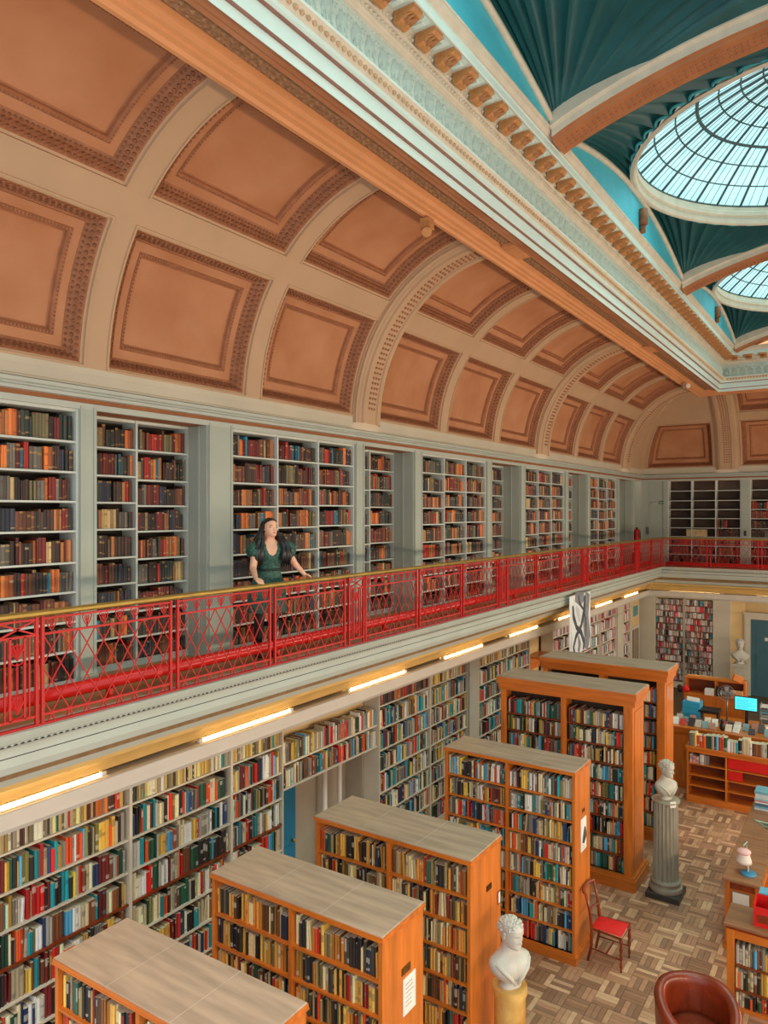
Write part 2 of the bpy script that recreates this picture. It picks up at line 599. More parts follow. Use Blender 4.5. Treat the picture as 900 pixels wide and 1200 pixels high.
for k in range(2):
    xs_ = -5.6 + 2.6 * k
    lamp = empty('strip_lamp', (xs_ + .8, BY - .27, 3.185))
    MB().tube([(xs_, BY - .27, 3.192), (xs_ + 1.5, BY - .27, 3.19)], 0.014, 8).build('tube', TUBE, lamp, smooth=True)
    MB().box(xs_ - .06, xs_ + 1.56, BY - .31, BY - .23, 3.168, 3.176).build('base', TRUNK, lamp)
    tag(lamp, 'glowing strip lamp on the far end wall ledge, %s' % ['above the white bookcases', 'above the slate blue door'][k], 'lamp', 'strip lamps under the gallery')

# ------------------------------------------------------------------ books: generator
PAL_LOW = [((232, 212, 170), 14), ((224, 220, 208), 15), ((232, 180, 76), 9), ((214, 34, 26), 7), ((236, 84, 32), 6), ((24, 150, 160), 7), ((40, 62, 104), 5),
           ((30, 84, 62), 5), ((42, 36, 34), 11), ((128, 124, 116), 8), ((126, 74, 42), 6), ((84, 164, 206), 5), ((132, 126, 66), 4), ((110, 32, 32), 3), ((170, 160, 142), 9)]
PAL_LAMPLIT = [((232, 206, 140), 22), ((224, 186, 96), 16), ((226, 214, 186), 16), ((204, 60, 36), 6), ((120, 112, 80), 8), ((60, 70, 56), 6), ((60, 150, 140), 4), ((80, 56, 44), 10), ((226, 120, 50), 5), ((140, 130, 110), 8)]  # top rows: yellow light of the strip lamps put into the book colours
PAL_ORG = [((226, 172, 80), 18), ((212, 138, 56), 14), ((230, 206, 156), 18), ((170, 46, 34), 8), ((206, 70, 30), 6), ((70, 62, 46), 10), ((46, 40, 36), 14), ((60, 96, 80), 5), ((140, 124, 80), 8), ((110, 70, 40), 8), ((44, 54, 70), 6)]
PAL_OLD = [((176, 110, 62), 9), ((116, 68, 46), 13), ((66, 46, 38), 15), ((112, 36, 32), 9), ((172, 44, 32), 6), ((210, 112, 52), 8), ((52, 62, 54), 9), ((104, 96, 86), 10), ((116, 106, 74), 6), ((48, 52, 66), 8), ((190, 160, 110), 4), ((40, 110, 130), 2), ((44, 36, 34), 10)]
PAL_RED = [((150, 40, 32), 14), ((120, 60, 44), 12), ((176, 84, 52), 10), ((70, 44, 38), 12), ((104, 92, 80), 6), ((52, 44, 44), 6)]
PAL_WR = [((226, 222, 216), 26), ((200, 34, 40), 9), ((230, 150, 150), 4), ((60, 50, 50), 10), ((150, 140, 136), 12), ((40, 150, 170), 2), ((206, 190, 170), 10)]
CNAME = [((228, 208, 172), 'cream'), ((218, 214, 204), 'white'), ((222, 176, 84), 'yellow'), ((196, 36, 30), 'red'), ((226, 78, 36), 'orange'), ((34, 140, 152), 'teal'), ((44, 64, 96), 'navy blue'),
         ((38, 72, 56), 'dark green'), ((42, 36, 34), 'black'), ((124, 118, 112), 'grey'), ((116, 72, 46), 'brown'), ((92, 156, 192), 'light blue'), ((124, 118, 72), 'olive'), ((104, 34, 34), 'maroon'), ((176, 110, 62), 'tan')]


def cname(c):
    return min(CNAME, key=lambda e: sum((a - b) ** 2 for a, b in zip(e[0], c)))[1]


def pick(pal):
    t = R.uniform(0, sum(w for _, w in pal))
    for c, w in pal:
        t -= w
        if t <= 0: return c
    return pal[-1][0]


BOOKS = []


def fill_row(org, axis, width, z, maxh, depth, pal, sect, row, tmin=.016, tmax=.042, old=False, fill=1.0, skip=-1, hmin=.62, inset=0.03):
    """books along +axis ('y': wall books facing +X, 'x': facing -Y) from org, standing on z"""
    p = 0.008
    run, col, h0, t0, dd = 0, None, 0, 0, 0
    rowb = []
    end = width * fill - 0.006
    while p < end:
        if run <= 0:
            run = R.choice([1, 1, 1, 1, 1, 2, 2, 3]) if not old else R.choice([1, 1, 1, 2, 2, 3, 5])
            col = pick(pal)
            h0 = maxh * R.uniform(hmin, .92 if not old else .88)
            t0 = R.uniform(tmin, tmax)
            dd = R.uniform(0, .02)
            single = R.random() < .25
        run -= 1
        t = t0 * R.uniform(.95, 1.05)
        if p + t > width - 0.006: break
        k = R.uniform(.72, 1.2)
        c = tuple(min(240, v * k) for v in col)
        lean = 0.0
        if R.random() < .04: lean = R.uniform(-.09, .09)
        rowb.append(dict(p=p + t / 2, t=t - .0015, h=h0 * R.uniform(.985, 1.0), d=depth * R.uniform(.8, .95), c=c, base=col, lean=lean, ins=inset + dd,
                         bt=R.random(), bs=R.randrange(1 << 30)))
        p += t + (R.uniform(.004, .03) if R.random() < .05 else 0)
    n = len(rowb)
    for i, bk in enumerate(rowb):
        if axis == 'y':
            bk['pos'] = (org[0] - bk['ins'], org[1] + bk['p'], z); bk['rz'] = PI / 2
        else:
            bk['pos'] = (org[0] + bk['p'], org[1] + bk['ins'], z); bk['rz'] = 0
        bk['sect'], bk['row'], bk['i'], bk['n'], bk['old'], bk['skip'] = sect, row, i, n, old, skip
        BOOKS.append(bk)


# ------------------------------------------------------------------ upper gallery: shelving, pilasters, recesses
ROWZ = [6.45, 6.13, 5.84, 5.55, 5.24, 4.95, 4.66, 4.37, 4.10]
TOPZ = 6.77
ROWN = ['top', 'second', 'third', 'fourth', 'fifth', 'sixth', 'seventh', 'eighth', 'bottom']
PBOX = {}


def unit_shelf(root, x0, x1, y0, y1, z, th, m):
    MB().box(x0, x1, y0, y1, z - th, z).build('shelf', m, root)


def gallery_case(y0, y1, nb, xf, label, sect, pal=None, rows=ROWZ, deep=.28):
    root = empty('wall_bookcase', (xf, (y0 + y1) / 2, GZ))
    tag(root, label, 'bookcase', 'painted bookcases along the gallery')
    w = (y1 - y0) / nb
    MB().box(xf - deep - .02, xf - deep, y0, y1, GZ, TOPZ).build('back_panel', DARK, root)
    for k in range(nb + 1):
        yy = y0 + k * w
        MB().box(xf - deep, xf, yy - .012 + (.012 if k == 0 else -.012 if k == nb else 0), yy + .012 + (.012 if k == 0 else -.012 if k == nb else 0), GZ, TOPZ).build('upright', PAINT_L, root)
    MB().box(xf - deep, xf - .003, y0 + .024, y1 - .024, GZ + .001, 4.10 - .021).build('plinth', PAINT_L, root)
    MB().box(xf - deep, xf - .01, y0 + .024, y1 - .024, TOPZ - .03, TOPZ).build('top_rail', PAINT_L, root)
    for k in range(nb):
        ya, yb = y0 + k * w + .0125, y0 + (k + 1) * w - .0125
        dz = R.choice([0, 0, .012, -.012, .02])
        for r, z in enumerate(rows):
            z2 = z + (dz if 0 < r < 8 else 0)
            unit_shelf(root, xf - deep, xf - .004, ya, yb, z2, .02, PAINT_L)
            top = (TOPZ - .03 if r == 0 else rows[r - 1] + dz - .02) - z2
            nm = sect if nb == 1 else sect + ', ' + (['left', 'right'] if nb == 2 else ['left', 'middle', 'right'])[k] + ' bay'
            fill_row((xf, ya, 0), 'y', yb - ya, z2, top, .2, pal or PAL_OLD, nm, r, .018, .044, True, R.choice([1, 1, 1, .93]), hmin=.66)
    return root


P0, PER = 6.52, 4.55
pil_i = 0


def pilaster(y0, y1, xf=WX + .03):
    b = MB().box(WX - .3, xf, y0, y1, GZ, 6.8)
    b.box(xf, xf + .012, y0 + .0, y0 + .03, GZ, 6.8).box(xf, xf + .012, y1 - .03, y1, GZ, 6.8)
    b.box(xf, xf + .03, y0 - .01, y1 + .01, GZ, GZ + .1)
    b.build('pilaster', PAINT, wall_left)


FN = ['nearest', 'second', 'third', 'fourth', 'fifth']
# flush sections (three bays), pilasters and recesses repeat every PER metres
for k in range(-1, 4):
    ya = P0 + k * PER
    nm = ['leftmost', 'second', 'third', 'fourth', 'farthest'][k + 1]
    if k == -1:
        gallery_case(4.44 - .86 * 2, 4.44, 2, WX, 'tall painted gallery bookcase of old leather volumes at the left edge of the photo', 'leftmost gallery bookcase')
        pilaster(4.44, 4.62)
    else:
        gallery_case(ya, ya + 2.58, 3, WX, 'three bay grey gallery bookcase of leather volumes, ' + ['behind the woman', 'next one right of the woman', 'second one right of the woman', 'farthest along the left wall'][k],
                     ['case behind woman', 'case right of woman', 'third flush gallery case', 'farthest flush gallery case'][k])
        pilaster(ya + 2.58, ya + 2.80)
    # recess to the right of this section
    r0 = 4.62 if k == -1 else ya + 2.80
    r1 = ya + PER - .38 if k == -1 else ya + PER - .25
    xd = WX - (.31 if k == -1 else .38)
    gallery_case(r0, r1, 2, xd, 'grey bookcase of old books set back in the %s wall recess' % ['nearest', 'second', 'third', 'fourth', 'last'][k + 1],
                 '%s gallery recess' % ['first', 'second', 'third', 'fourth', 'last'][k + 1], deep=.24)
    # reveals (painted panels) on both sides of the recess and its head
    b = MB().box(xd, WX + .01, r1 - .02, r1 - .002, GZ, 6.769).box(xd, WX + .01, r0 + .002, r0 + .02, GZ, 6.769)
    b.box(xd + .17, xd + .2, r1 - .034, r1 - .02, GZ, 6.769)
    b.build('recess_reveal', PAINT, wall_left)
    MB().box(xd - .3, WX, r0, r1, TOPZ + .001, 6.86).build('recess_head', BAND, wall_left)
    pilaster(r1 + .0, r1 + (.38 if k == -1 else .25))
b = MB().box(-7.2, WX - .3, 0, BY, 6.77, 6.9)
b.build('wall_filler', PAINT, wall_left)

# upper back wall: plain panel at the corner, then bookcases
b = MB().box(WX - .6, -5.86, BY, BY + .42, GZ, 6.8)
b.box(-6.33, -5.95, BY - .012, BY, 4.3, 6.6)
b.build('corner_panel', PAINT, wall_back)
for xa, xb in ((-5.86, -5.72), (-3.52, -3.26), (-.95, -.7)):
    MB().box(xa, xb, BY - .03, BY + .4, GZ, 6.8).build('pilaster', PAINT, wall_back)


def back_case(x0, x1, nb, label, sect, filled, pal):
    root = empty('wall_bookcase', ((x0 + x1) / 2, BY, GZ))
    tag(root, label, 'bookcase', 'painted bookcases along the gallery')
    w = (x1 - x0) / nb
    MB().box(x0, x1, BY + .3, BY + .32, GZ, TOPZ).build('back_panel', BACKP, root)
    for k in range(nb + 1):
        xx = x0 + k * w
        MB().box(xx - .015, xx + .015, BY, BY + .3, GZ, TOPZ).build('upright', PAINT_L, root)
    for k in range(nb):
        xa, xb = x0 + k * w + .016, x0 + (k + 1) * w - .016
        for r, z in enumerate(ROWZ):
            MB().box(xa, xb, BY + .004, BY + .3, z - .022, z).build('shelf', PAINT_L, root)
            if filled(k, r):
                fill_row((xa, BY, 0), 'x', xb - xa, z, (TOPZ if r == 0 else ROWZ[r - 1]) - z, .2, pal, sect, r, .03, .06, True, filled(k, r), hmin=.7)


back_case(-5.71, -3.53, 3, 'mostly empty dark bookcase on the gallery end wall', 'end wall gallery case', lambda k, r: 1 if r >= 6 else (.95 if (k, r) == (2, 5) else (.4 if (k, r) == (2, 4) else 0)), PAL_RED)
back_case(-3.25, -.96, 3, 'gallery end wall bookcase with reddish volumes at the right edge of the photo', 'right end wall gallery case', lambda k, r: 1 if r >= 2 else 0, PAL_RED)

# ------------------------------------------------------------------ entablature above the gallery shelves
t4 = struct(empty('trim_4'))
sweep('fascia', [(-.02, 6.77), (.03, 6.77), (.035, 6.83)], PAINT_F, t4)
sweep('brown_band', [(.035, 6.83), (.02, 6.835), (.02, 6.875)], BAND, t4)
sweep('upper_moulding', [(.02, 6.875), (.07, 6.88), (.075, 6.91), (.055, 6.925), (.055, 6.94), (.085, 6.95), (.09, 6.985), (.03, 6.99)], PAINT_F, t4)
sweep('moulding_line', [(.03, 6.99), (.03, 7.0)], DARK, t4)
sweep('frieze', [(.03, 7.0), (.03, 7.02), (.012, 7.03), (.005, 7.12)], STONE_B, t4)

# ------------------------------------------------------------------ coved ceiling with coffers
RX, RZ, CZ = 2.2, 2.40, 7.10
ceiling = struct(empty('ceiling'))
t_opp = struct(empty('trim_7'))


def dl(ph, o):
    return RX - (RX + o) * math.cos(ph)


def zz(ph, o):
    return CZ + (RZ + o) * math.sin(ph)


def mapL(u, d, z): return (WX + d, u, z)
def mapB(u, d, z): return (u, BY - d, z)


def D(a): return math.radians(a)


def patch(bm, mp, u0, u1, p0, p1, o, n=10):
    P = []
    for i in range(n + 1):
        ph = p0 + (p1 - p0) * i / n
        a = u0(ph) if callable(u0) else u0
        c = u1(ph) if callable(u1) else u1
        P.append([mp(a, dl(ph, o), zz(ph, o)), mp(c, dl(ph, o), zz(ph, o))])
    bm.grid(P)


def coffer(mp, u0, u1, p0, p1, lumps=True):
    n = 10
    A = (lambda ph: u0(ph)) if callable(u0) else (lambda ph: u0)
    B = (lambda ph: u1(ph)) if callable(u1) else (lambda ph: u1)
    rm = (RX + RZ) / 2

    def ring(ins, o):
        q0, q1 = p0 + ins / rm, p1 - ins / rm
        ph = [q0 + (q1 - q0) * i / n for i in range(n + 1)]
        L = [(A(p) + ins, p) for p in ph]
        Rr = [(B(p) - ins, p) for p in reversed(ph)]
        return [mp(u, dl(p, o), zz(p, o)) for u, p in L + Rr]

    def band(name, steps, m, autos=None):
        bm = MB()
        rs = [ring(i, o) for i, o in steps]
        for r in rs: r.append(r[0])
        bm.grid(rs)
        return bm.build(name, m, ceiling, autos=autos)
    band('coffer_fillet', [(0, 0), (.0, -.015), (.02, -.015), (.022, .015), (.045, .02)], STONE)
    band('coffer_moulding', [(.045, .02), (.07, .04), (.10, .09), (.13, .15), (.165, .165)], TAN_M, 50)
    band('coffer_flat', [(.165, .165), (.17, .15), (.255, .155)], TAN)
    band('bead_moulding', [(.255, .155), (.265, .14), (.285, .14), (.30, .16), (.305, .195), (.32, .20)], TAN_M)
    ins = .32
    bm = MB()
    P = []
    for i in range(n + 1):
        q0, q1 = p0 + ins / rm, p1 - ins / rm
        ph = q0 + (q1 - q0) * i / n
        P.append([mp(A(ph) + ins, dl(ph, .20), zz(ph, .20)), mp(B(ph) - ins, dl(ph, .20), zz(ph, .20))])
    bm.grid(P)
    bm.build('coffer_panel', TAN, ceiling, smooth=True)
    if lumps:
        lm = MB()
        for ins, o, sp, sz in ((.075, .04, .06, .026), (.105, .09, .06, .028), (.135, .145, .05, .018), (.275, .138, .036, .012)):
            q0, q1 = p0 + ins / rm, p1 - ins / rm
            cnt = int((q1 - q0) * rm / sp)
            for i in range(cnt + 1):
                ph = q0 + (q1 - q0) * i / cnt
                for u in (A(ph) + ins, B(ph) - ins):
                    lm.octa(mp(u, dl(ph, o), zz(ph, o)), (sz,) * 3)
            for ph in (q0, q1):
                a, c = A(ph) + ins, B(ph) - ins
                cnt = int((c - a) / sp)
                for i in range(1, cnt):
                    lm.octa(mp(a + (c - a) * i / cnt, dl(ph, o), zz(ph, o)), (sz,) * 3)
        tag(lm.build('carved_leaves', TAN_D, ceiling), kind='stuff')


def big_rib(mp, uc, half=.33):
    prof = [(-half, .02), (-half, -.05), (-half + .03, -.06), (-half + .05, -.085), (-half + .09, -.09), (-half + .1, -.12), (-half + .19, -.125), (-half + .2, -.10),
            (half - .2, -.10), (half - .19, -.125), (half - .1, -.12), (half - .09, -.09), (half - .05, -.085), (half - .03, -.06), (half, -.05), (half, .02)]
    n = 24
    bm = MB()
    P = []
    for i in range(n + 1):
        ph = D(90) * i / n
        P.append([mp(uc + du, dl(ph, o), zz(ph, o)) for du, o in prof])
    bm.grid(P)
    # foot block
    o = bm.build('cove_arch_rib', STONE, ceiling, autos=25)
    lm = MB()
    m = 46
    for i in range(3, m):
        ph = D(90) * i / m
        for du in (-.07, 0, .07):
            lm.octa(mp(uc + du, dl(ph, -.105), zz(ph, -.105)), (.026,) * 3)
    tag(lm.build('carved_guilloche', TAN_M, ceiling), kind='stuff')


PH = [D(2.2), D(38.5), D(45.5), D(84)]
ribsL = [2.15, 9.4, 16.65, 23.62]
mitL = lambda ph: BY - dl(ph, 0)
mitB = lambda ph: WX + dl(ph, 0)
fld = MB()
fld2 = MB()


def cells(mp, ulist):
    for i in range(len(ulist)):
        u0, u1 = ulist[i]
        for a, c in ((PH[0], PH[1]), (PH[2], PH[3])):
            coffer(mp, u0, u1, a, c)


def strips_between(mp, u0, u1):
    patch(fld2, mp, u0, u1, 0, PH[0], 0, 2)
    patch(fld, mp, u0, u1, PH[1], PH[2], 0, 3)
    patch(fld, mp, u0, u1, PH[3], D(90), 0, 2)


half = .33
for i in range(3):
    a, c = ribsL[i] + half, ribsL[i + 1] - half
    w = (c - a - .5) / 3
    us = [(a + k * (w + .25), a + k * (w + .25) + w) for k in range(3)]
    cells(mapL, us)
    strips_between(mapL, a, c)
    for k in range(2):
        patch(fld, mapL, us[k][1], us[k + 1][0], PH[0], PH[1], 0)
        patch(fld, mapL, us[k][1], us[k + 1][0], PH[2], PH[3], 0)
patch(fld, mapL, Y0, ribsL[0] - half, 0, D(90), 0)
# corner bay, left side (runs into the mitre)
a = ribsL[3] + half
cm = lambda ph: mitL(ph) - .12
strips_between(mapL, a, mitL)
patch(fld, mapL, cm, mitL, PH[0], PH[1], 0); patch(fld, mapL, a, mitL, PH[2], PH[3], 0)
patch(fld2, mapL, a, a + .1, PH[0], PH[1], 0)
patch(fld, mapL, a + .1, cm, PH[0], PH[1], 0)
# back side
ribsB = [-3.9, -.85]
a = ribsB[0] - half
cb = lambda ph: mitB(ph) + .14
strips_between(mapB, mitB, a)
patch(fld, mapB, mitB, cb, PH[0], PH[3], 0)
coffer(mapB, cb, a - .08, PH[0], PH[1])
patch(fld, mapB, a - .08, a, PH[0], PH[3], 0)
patch(fld, mapB, cb, a - .08, PH[2], PH[3], 0)
a, c = ribsB[0] + half, ribsB[1] - half
cells(mapB, [(a + .05, c - .05)])
strips_between(mapB, a, c)
for q in ((PH[0], PH[1]), (PH[2], PH[3])):
    patch(fld, mapB, a, a + .05, q[0], q[1], 0); patch(fld, mapB, c - .05, c, q[0], q[1], 0)
patch(fld, mapB, ribsB[1] + half, X1, 0, D(90), 0)
def mapR(u, d, z): return (2 * -.34 - (WX + d), u, z)
fr_ = MB(); patch(fr_, mapR, Y0, BY, 0, D(90), 0, 12); fr_.build('cove_opposite', TAN, ceiling, smooth=True)
fr_ = MB()
fr_.grid([[(-.68 - (WX + d), yy, z) for d, z in ((2.15, 9.5), (2.2, 9.17), (2.4, 9.3), (2.86, 9.17), (2.98, 9.5), (2.98, 9.9), (3.1, 10.08), (3.33, 10.1), (3.4, 10.28))] for yy in (Y0, BY)])
fr_.build('cornice_opposite', WHITE, t_opp)
fld.build('cove_field', STONE, ceiling, smooth=True)
fld2.build('cove_base', STONE_B, ceiling, smooth=True)
for y in ribsL: big_rib(mapL, y)
for x in ribsB: big_rib(mapB, x)

# ------------------------------------------------------------------ beam and main cornice
t5 = struct(empty('trim_5'))
sweep('beam', [(2.10, 9.50), (2.15, 9.24), (2.19, 9.20), (2.20, 9.17), (2.24, 9.17), (2.26, 9.20), (2.30, 9.21), (2.31, 9.235), (2.35, 9.245), (2.37, 9.285), (2.39, 9.29), (2.40, 9.34)], BEAM, t5)
sweep('soffit_band', [(2.40, 9.34), (2.41, 9.325), (2.60, 9.32)], SOFF, t5)
sweep('soffit_fillet', [(2.60, 9.32), (2.61, 9.27), (2.70, 9.26), (2.71, 9.235), (2.85, 9.21), (2.865, 9.16)], TAN, t5)
lm = MB()
y = Y0
while y < BY - 2.6:
    for q in (2.44, 2.505, 2.57):
        lm.octa((WX + q, y + (q * 1.3) % .1, 9.322), (.024, .034, .014))
    y += .1
x = WX + 2.6
while x < -1:
    for q in (2.44, 2.505, 2.57):
        lm.octa((x + (q * 1.3) % .1, BY - q, 9.322), (.034, .024, .014))
    x += .1
tag(lm.build('carved_guilloche', SOFF, t5), kind='stuff')
# cross blocks where the arch ribs meet the beam
for y in ribsL:
    MB().cbox(WX + 2.41, WX + 2.60, y - .28, y + .28, 9.28, 9.34, .0).box(WX + 2.43, WX + 2.58, y - .2, y + .2, 9.268, 9.28).build('beam_block', BEAM, t5)

t6 = struct(empty('trim_6'))
sweep('architrave_lower', [(2.865, 9.16), (2.87, 9.16), (2.88, 9.235)], WHITE, t6)
sweep('architrave_line', [(2.88, 9.235), (2.90, 9.238), (2.905, 9.252)], PINK, t6)
sweep('architrave_upper', [(2.905, 9.252), (2.912, 9.385)], WHITE, t6)
sweep('architrave_line', [(2.912, 9.385), (2.93, 9.39), (2.935, 9.405)], PINK, t6)
sweep('cyma', [(2.935, 9.405), (2.965, 9.415), (2.972, 9.445)], WHITE, t6)
sweep('leaf_moulding', [(2.972, 9.445), (2.98, 9.46), (3.0, 9.5), (3.03, 9.53)], WARMW, t6)
sweep('fillet', [(3.03, 9.53), (3.035, 9.55), (2.98, 9.56)], WHITE, t6)
sweep('frieze', [(2.98, 9.56), (2.98, 9.89)], FRIEZE, t6)
sweep('fillet', [(2.98, 9.89), (3.0, 9.895), (3.01, 9.915), (3.015, 9.93)], WARMW, t6)
sweep('dentil_band', [(3.015, 9.93), (3.03, 9.94), (3.045, 10.0), (3.06, 10.01), (3.085, 10.07), (3.10, 10.08)], WARMW, t6)
sweep('corona_soffit', [(3.10, 10.08), (3.32, 10.085)], FRIEZE, t6)
sweep('corona', [(3.32, 10.085), (3.325, 10.075), (3.335, 10.085), (3.335, 10.16), (3.345, 10.165)], WHITE, t6)
sweep('cymatium', [(3.345, 10.165), (3.35, 10.19), (3.36, 10.2), (3.38, 10.225), (3.39, 10.26), (3.40, 10.265), (3.40, 10.285), (2.6, 10.29)], WARMW, t6)


def along(step, d, y0=2.2, x1=0.5):
    """stations on both runs at inset d: (point, direction index)"""
    out = []
    n = int((BY - d - y0 - .1) / step)
    for k in range(n): out.append((0, BY - d - .12 - k * step))
    n = int((x1 - (WX + d)) / step)
    for k in range(n): out.append((1, WX + d + .12 + k * step))
    return out


def rel(d, z, st, sd, su, sz, b):
    # octahedral lump at inset d, height z, station st; sd: size across, su along, sz up
    if st[0] == 0: b.octa((WX + d, st[1], z), (sd, su, sz))
    else: b.octa((st[1], BY - d, z), (su, sd, sz))


lm = MB()
for st in along(.075, 3.0): rel(3.003, 9.488, st, .02, .03, .032, lm)
tag(lm.build('carved_leaves', mat('leaf_row_plaster', (196, 160, 122), .7, .2, 20), t6), kind='stuff')
lm = MB()
for st in along(.20, 2.98):
    rel(2.985, 9.71, st, .035, .022, .12, lm)
    for sgn in (-1, 1):
        for (du, dz, h) in ((.035, .02, .09), (.062, -.02, .06), (.05, -.10, .035), (.085, .09, .03)):
            rel(2.985, 9.70 + dz, (st[0], st[1] + sgn * du), .028, .014, h, lm)
    rel(2.985, 9.60, st, .03, .05, .022, lm)
for st in along(.05, 2.98):
    rel(2.985, 9.865, st, .014, .018, .012, lm)
tag(lm.build('anthemion_relief', FRIEZE, t6), kind='stuff')
lm = MB()
for st in along(.06, 3.06):
    rel(3.04, 9.965, st, .02, .022, .026, lm)
    rel(3.075, 10.035, (st[0], st[1] + .03), .02, .02, .022, lm)
tag(lm.build('egg_row', WARMW, t6), kind='stuff')
# modillions, one object each
mb = MB()
mb.cm = 0
prof = [(0, -.105), (.03, -.115), (.07, -.105), (.10, -.075), (.14, -.06), (.18, -.055), (.205, -.03), (.205, 0), (0, 0)]
for sgn in (-1, 1):
    pass
P = [[(x, -.075, z) for x, z in prof], [(x, .075, z) for x, z in prof]]
mb.grid(P)
mb.add([(x, -.075, z) for x, z in prof], [tuple(reversed(range(9)))])
mb.add([(x, .075, z) for x, z in prof], [tuple(range(9))])
for k in range(5):
    yy = -.06 + .03 * k
    mb.octa((.10 + .02 * (k % 2), yy, -.085 + abs(k - 2) * .008), (.085, .017, .03))
mod_me = mb.mesh('modillion', LEAFB)
panel_me = MB().box(.03, .19, -.05, .05, -.012, 0).box(.07, .15, -.025, .025, -.03, -.012).mesh('soffit_rosette', WHITE)
k = 0
for st in along(.36, 3.10, 2.2, 0.3):
    for dd, me, nm in ((0, mod_me, 'modillion'), (.18, panel_me, 'soffit_rosette')):
        o = bpy.data.objects.new(nm, me)
        C.objects.link(o)
        o.parent = t6
        if st[0] == 0:
            o.location = (WX + 3.10, st[1] - dd - .1, 10.083)
        else:
            o.location = (st[1] + dd + .1, BY - 3.10, 10.083)
            o.rotation_euler = (0, 0, -PI / 2)

# ------------------------------------------------------------------ domes, pendentives, arches
CX, HA = -.34, 2.83
ZL, ZR = 10.285, 10.86
ribsY = [1.5, 8.6, 15.7, BY - 3.40]
b = None


def arcz(s): return ZL + (ZR - ZL) * math.sin(min(1, max(0, s)) * PI / 2) ** .85


def glass_material():
    m = bpy.data.materials.new('dome_glass')
    m.use_nodes = True
    nt = m.node_tree
    for n in list(nt.nodes):
        if n.type == 'BSDF_PRINCIPLED': nt.nodes.remove(n)
    out = [n for n in nt.nodes if n.type == 'OUTPUT_MATERIAL'][0]
    tr = nt.nodes.new('ShaderNodeBsdfTransparent')
    tl = nt.nodes.new('ShaderNodeBsdfTranslucent')
    tc = nt.nodes.new('ShaderNodeTexCoord')
    nz = nt.nodes.new('ShaderNodeTexNoise')
    nz.inputs['Scale'].default_value = 3.5
    nt.links.new(tc.outputs['Object'], nz.inputs['Vector'])
    rp = nt.nodes.new('ShaderNodeValToRGB')
    rp.color_ramp.elements[0].color = (.28, .66, .70, 1)
    rp.color_ramp.elements[1].color = (.42, .80, .84, 1)
    rp.color_ramp.elements[0].position = .35
    rp.color_ramp.elements[1].position = .65
    nt.links.new(nz.outputs['Fac'], rp.inputs['Fac'])
    nt.links.new(rp.outputs['Color'], tr.inputs['Color'])
    tl.inputs['Color'].default_value = (.7, .95, .97, 1)
    mx = nt.nodes.new('ShaderNodeMixShader')
    mx.inputs['Fac'].default_value = .12
    nt.links.new(tr.outputs[0], mx.inputs[1])
    nt.links.new(tl.outputs[0], mx.inputs[2])
    nt.links.new(mx.outputs[0], out.inputs['Surface'])
    return m


GLASS = glass_material()
NS, NR = 40, 7
RG = 2.80
ROC = 0.72        # lantern ring radius
RISE = 1.15


def dome_pt(r, a, cy, off=0.0):
    t = r / RG
    z = ZR + .30 + RISE * (1 - t * t)
    return (CX + r * math.cos(a), cy + r * math.sin(a), z + off)


